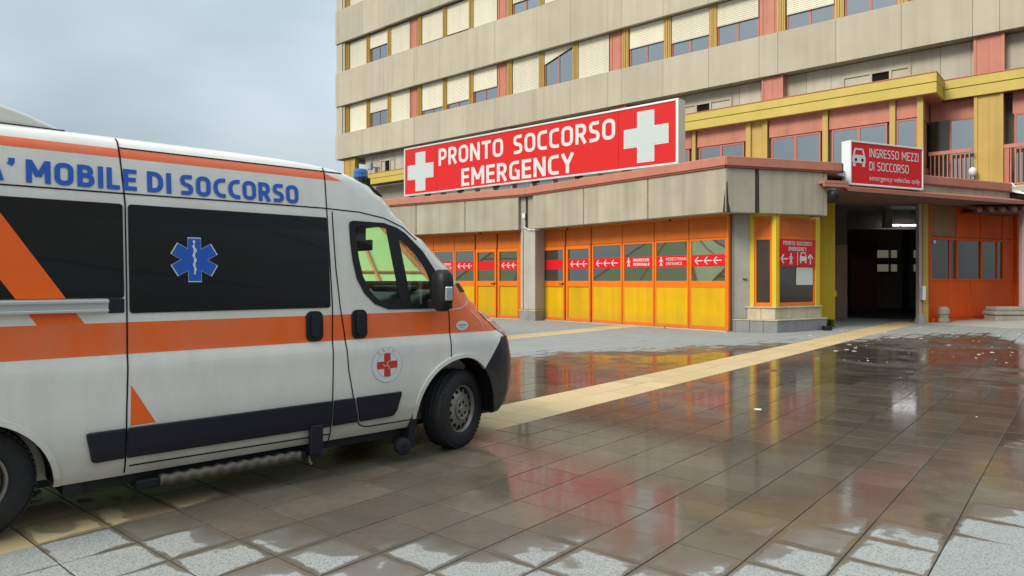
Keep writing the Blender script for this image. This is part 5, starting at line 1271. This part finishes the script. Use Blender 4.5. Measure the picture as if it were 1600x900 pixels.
m_ = MB(VF).box(-.56, -.53, -.30, -.02, 1.78, 1.88).build('rear_view_mirror', M['blackp'], amb, bevel=0.01)
MB(VF).box(-1.0, -.72, -.88, -.45, 1.96, 2.02).build('sun_visor', M['blackp'], amb, bevel=0.01)
# headlamps and their surround
for sd_ in (-1, 1):
    hl = patch('headlight', [(.16, 1.225), (.27, 1.20), (.42, 1.12), (.56, 1.02), (.60, .96), (.52, .97), (.34, 1.07)], M['chrome'], 0.003, 0.006, side=sd_)
# door mirrors
for sd_ in (-1, 1):
    q = MB(VF); prf = [(.0, .05), (.03, .085), (.10, .10), (.24, .105), (.31, .095), (.35, .05)]
    rgs = []
    for (dz, hw_) in prf:
        b0 = []
        for k in range(12):
            a = 2*math.pi*k/12; cxx = math.copysign(abs(math.cos(a))**.7, math.cos(a)); syy = math.copysign(abs(math.sin(a))**.7, math.sin(a))
            b0.append(q.pt(-.375+cxx*hw_*0.72, sd_*(1.155+syy*hw_), 1.245+dz))
        rgs.append(b0)
    for a, b_ in zip(rgs, rgs[1:]): q.f += [(a[j], a[(j+1) % 12], b_[(j+1) % 12], b_[j]) for j in range(12)]
    q.f += [tuple(rgs[0][::-1]), tuple(rgs[-1])]
    mm_ = q.build('door_mirror', M['blackp'], amb, smooth=True)
    MB(VF).box(-.42, -.30, min(sd_*1.08, sd_*.98), max(sd_*1.08, sd_*.98), 1.27, 1.34).build('mirror_arm', M['blackp'], mm_, bevel=0.015)
    MB(VF).box(-.415, -.345, min(sd_*1.268, sd_*1.235), max(sd_*1.268, sd_*1.235), 1.335, 1.455).build('side_lamp', M['chrome'], mm_, bevel=0.012)
# beacon, roof box
def roofz(x, y):
    for z in [2.47-.005*k for k in range(120)]:
        if side_y(x, z) > abs(y) and x < prof(z)[0]: return z
    return 2.3
for y in (-.72, .72):
    zr = roofz(-.93, abs(y)); q = MB(VF); c_ = VF.w(-.90, y, zr-.01)
    bs = MB(VF).lathe(c_, Vector((0, 0, 1)), [(0, .072), (.035, .068), (.045, .055)], 20).build('beacon', M['blackp'], amb, smooth=False)
    q.lathe(c_, Vector((0, 0, 1)), [(.045, .060), (.055, .063), (.075, .060), (.078, .063), (.10, .060), (.118, .052), (.122, .02)], 20).build('lens', M['beacon'], bs, smooth=False)
    MB(VF).tube([(-.86, y-.02, zr), (-.72, y-.03, zr-.11)], .014, 6).box(-.90, -.86, y-.09, y-.07, zr-.06, zr+.03).build('bracket', M['blackp'], bs)
q = MB(VF); bt = [(-4.4, 2.44), (-4.4, 2.62), (-3.75, 2.64), (-3.5, 2.61), (-3.2, 2.525), (-3.02, 2.452), (-3.0, 2.42), (-4.4, 2.42)]
q.plate(bt, -.72, .72); q.build('roof_box', M['paint'], amb, bevel=0.03)
MB(VF).plate([(-4.38, 2.435), (-3.03, 2.435), (-3.0, 2.45), (-4.38, 2.45)], -.735, .735).build('roof_box_seal', M['blackp'], amb)
# underbody and wheel housings
MB(VF).box(-4.3, .55, -.72, .72, .22, .55).build('underbody', M['blackp'], amb)
MB(VF).box(-3.05, -.56, -.91, .91, .20, .275).build('underbody', M['blackp'], amb)  # low wide slab added to deepen the shade under the van
MB(VF).box(-4.4, -4.0, -.95, .95, .22, .30).build('underbody', M['blackp'], amb)
for (cx, cz, r_, nm) in ((FWX, .315, .505, 'a'), (RWX, .29, .425, 'b')):
    for sd_ in (-1, 1):
        bm = bmesh.new(); aa = math.degrees(math.asin((.285-cz)/r_)); pts = (farc(r_-.006, aa, 180-aa, 26) if nm == 'a' else arc(cx, cz, r_-.006, aa, 180-aa, 26)); rg = [[bm.verts.new((x, sd_*y, z)) for x, z in pts] for y in (side_y(cx, .7)-.02, .55)]
        for j in range(len(pts)-1): bm.faces.new((rg[0][j], rg[0][j+1], rg[1][j+1], rg[1][j]))
        bm.faces.new(rg[1])
        bm_obj(bm, 'wheel_housing', M['dark'], amb)
        # pressed lip round the arch
        af = farc if nm == 'a' else (lambda r2, a0, a1, n2: arc(cx, cz, r2, a0, a1, n2)); lip0 = af(r_+.035, -2 if nm == 'b' else 52, 182, 26); lip1 = af(r_-.001, -2 if nm == 'b' else 52, 182, 26)
        patch('arch_lip', lip0+lip1[::-1], M['paint'], 0.0005, 0.012, side=sd_)
# wheels
def wheel(x, sd_, steer, face):
    c_ = VF.w(x, sd_*(face-.11), .350); ax = Matrix.Rotation(R(steer), 3, 'Z') @ (VF.dy*sd_)
    ty = [(-.11, .20), (-.115, .24), (-.112, .29), (-.10, .328), (-.08, .343), (-.05, .349), (-.047, .341), (-.042, .341), (-.039, .35), (-.003, .351), (0, .343), (.006, .343), (.009, .351), (.045, .35), (.048, .341), (.053, .341), (.056, .349), (.082, .343), (.10, .328), (.112, .29), (.115, .245), (.110, .222), (.095, .212), (.06, .205)]
    w_ = MB().lathe(c_, ax, ty, 48).build('wheel', M['tyre'], amb, smooth=True)
    # tread blocks
    tb = MB(); u = ax.cross(Vector((0, 0, 1))).normalized(); v = ax.cross(u)
    for k in range(56):
        a = 2*math.pi*k/56; d = u*math.cos(a)+v*math.sin(a); t_ = -u*math.sin(a)+v*math.cos(a)
        for (s0, s1) in ((-.095, -.055), (-.036, -.005), (.012, .042), (.058, .098)):
            rr = .349 if abs(s0+s1) < .1 else .343; i0 = len(tb.v)
            for (s_, h_, q_) in ((s0, 0, -1), (s1, 0, -1), (s1, 0, 1), (s0, 0, 1), (s0, 1, -1), (s1, 1, -1), (s1, 1, 1), (s0, 1, 1)):
                tb.v.append(c_+ax*s_+d*(rr-.006+h_*.010)+t_*q_*.013)
            tb.f += [(i0+4, i0+5, i0+6, i0+7)]+[(i0+a_, i0+(a_+1) % 4, i0+4+(a_+1) % 4, i0+4+a_) for a_ in range(4)]
    tag(tb.build('tread_block', M['tyre'], w_), kind='stuff')
    MB().lathe(c_, ax, [(.0, .19), (.03, .205), (.088, .214), (.094, .212), (.092, .200), (.060, .193), (.052, .186), (.060, .178), (.068, .165), (.078, .140), (.086, .115), (.086, .100)], 40).build('rim', M['rim'], w_, smooth=True)
    MB().lathe(c_, ax, [(.08, .104), (.098, .100), (.102, .092), (.098, .080), (.098, .035), (.106, .030), (.106, .01)], 32).build('hub_cap', M['rim'], w_, smooth=False)
    hm = MB()
    def hole(rad, d, r_, k, ph):
        for i in range(k):
            a = 2*math.pi*i/k+ph; p = c_+(u*math.cos(a)+v*math.sin(a))*rad
            hm.lathe(p, ax, [(d-.02, r_), (d+.002, r_)], 12)
    hole(.160, .0745, .0165, 14, .1)
    hm.build('vent_hole', M['dark'], w_)
    hm = MB(); hole(.058, .0985, .0145, 6, .3); hm.build('vent_hole', M['dark'], w_)
    hm = MB(); hole(.080, .1035, .005, 6, .8); hm.build('wheel_nut', M['rim'], w_)
wheel(FWX, -1, 19.0, .965); wheel(FWX, 1, 19.0, .965); wheel(RWX, -1, 0, .955); wheel(RWX, 1, 0, .955)
# mud flap with the jack roller, side step, towing hook
MB(VF).plate([(-.545, .47), (-.515, .47), (-.50, .40), (-.55, .10), (-.63, .10), (-.60, .26)], -1.0, -.76).build('mud_flap', M['blackp'], amb, bevel=0.01)
q = MB(); c_ = VF.w(-.66, -.985, .125); q.lathe(c_, -VF.dy, [(-.04, .055), (-.03, .07), (.03, .07), (.04, .055), (.045, .03)], 18).build('roller', M['tyre'], amb, smooth=False)
MB().lathe(c_, -VF.dy, [(.02, .04), (.048, .034)], 14).build('roller_hub', M['moulding'], amb)
st_ = MB(VF).box(-2.66, -1.50, -.99, -.62, .165, .225).build('side_step', M['blackp'], amb, bevel=0.01)
q = MB(VF); n_ = 60
fr_ = []
for i in range(n_+1):
    x = -2.52+(.96)*i/n_; wv = .006*math.sin(i/n_*2*math.pi*11)
    fr_.append([q.pt(x, -1.015+wv, .175+wv*.3), q.pt(x, -1.015-wv, .235+wv*.9), q.pt(x, -.96, .238+wv*.9), q.pt(x, -.96, .17)])
for a, b_ in zip(fr_, fr_[1:]): q.f += [(a[k], a[(k+1) % 4], b_[(k+1) % 4], b_[k]) for k in range(4)]
q.f += [tuple(fr_[0][::-1]), tuple(fr_[-1])]
q.build('step_tread', M['tread'], st_, smooth=True)
MB(VF).box(-1.50, -1.40, -1.045, -1.0, .20, .42).box(-1.49, -1.41, -1.03, -.9, .17, .21).build('step_bracket', M['moulding'], amb, bevel=0.008)
MB(VF).tube([(-1.49, -1.0, .19), (-1.49, -1.0, .145), (-1.475, -1.0, .125)], .010, 6).build('tow_eye', M['rim'], amb)
MB(VF).box(-3.05, -2.95, -.95, -.70, .2, .36).build('bracket', M['blackp'], amb)
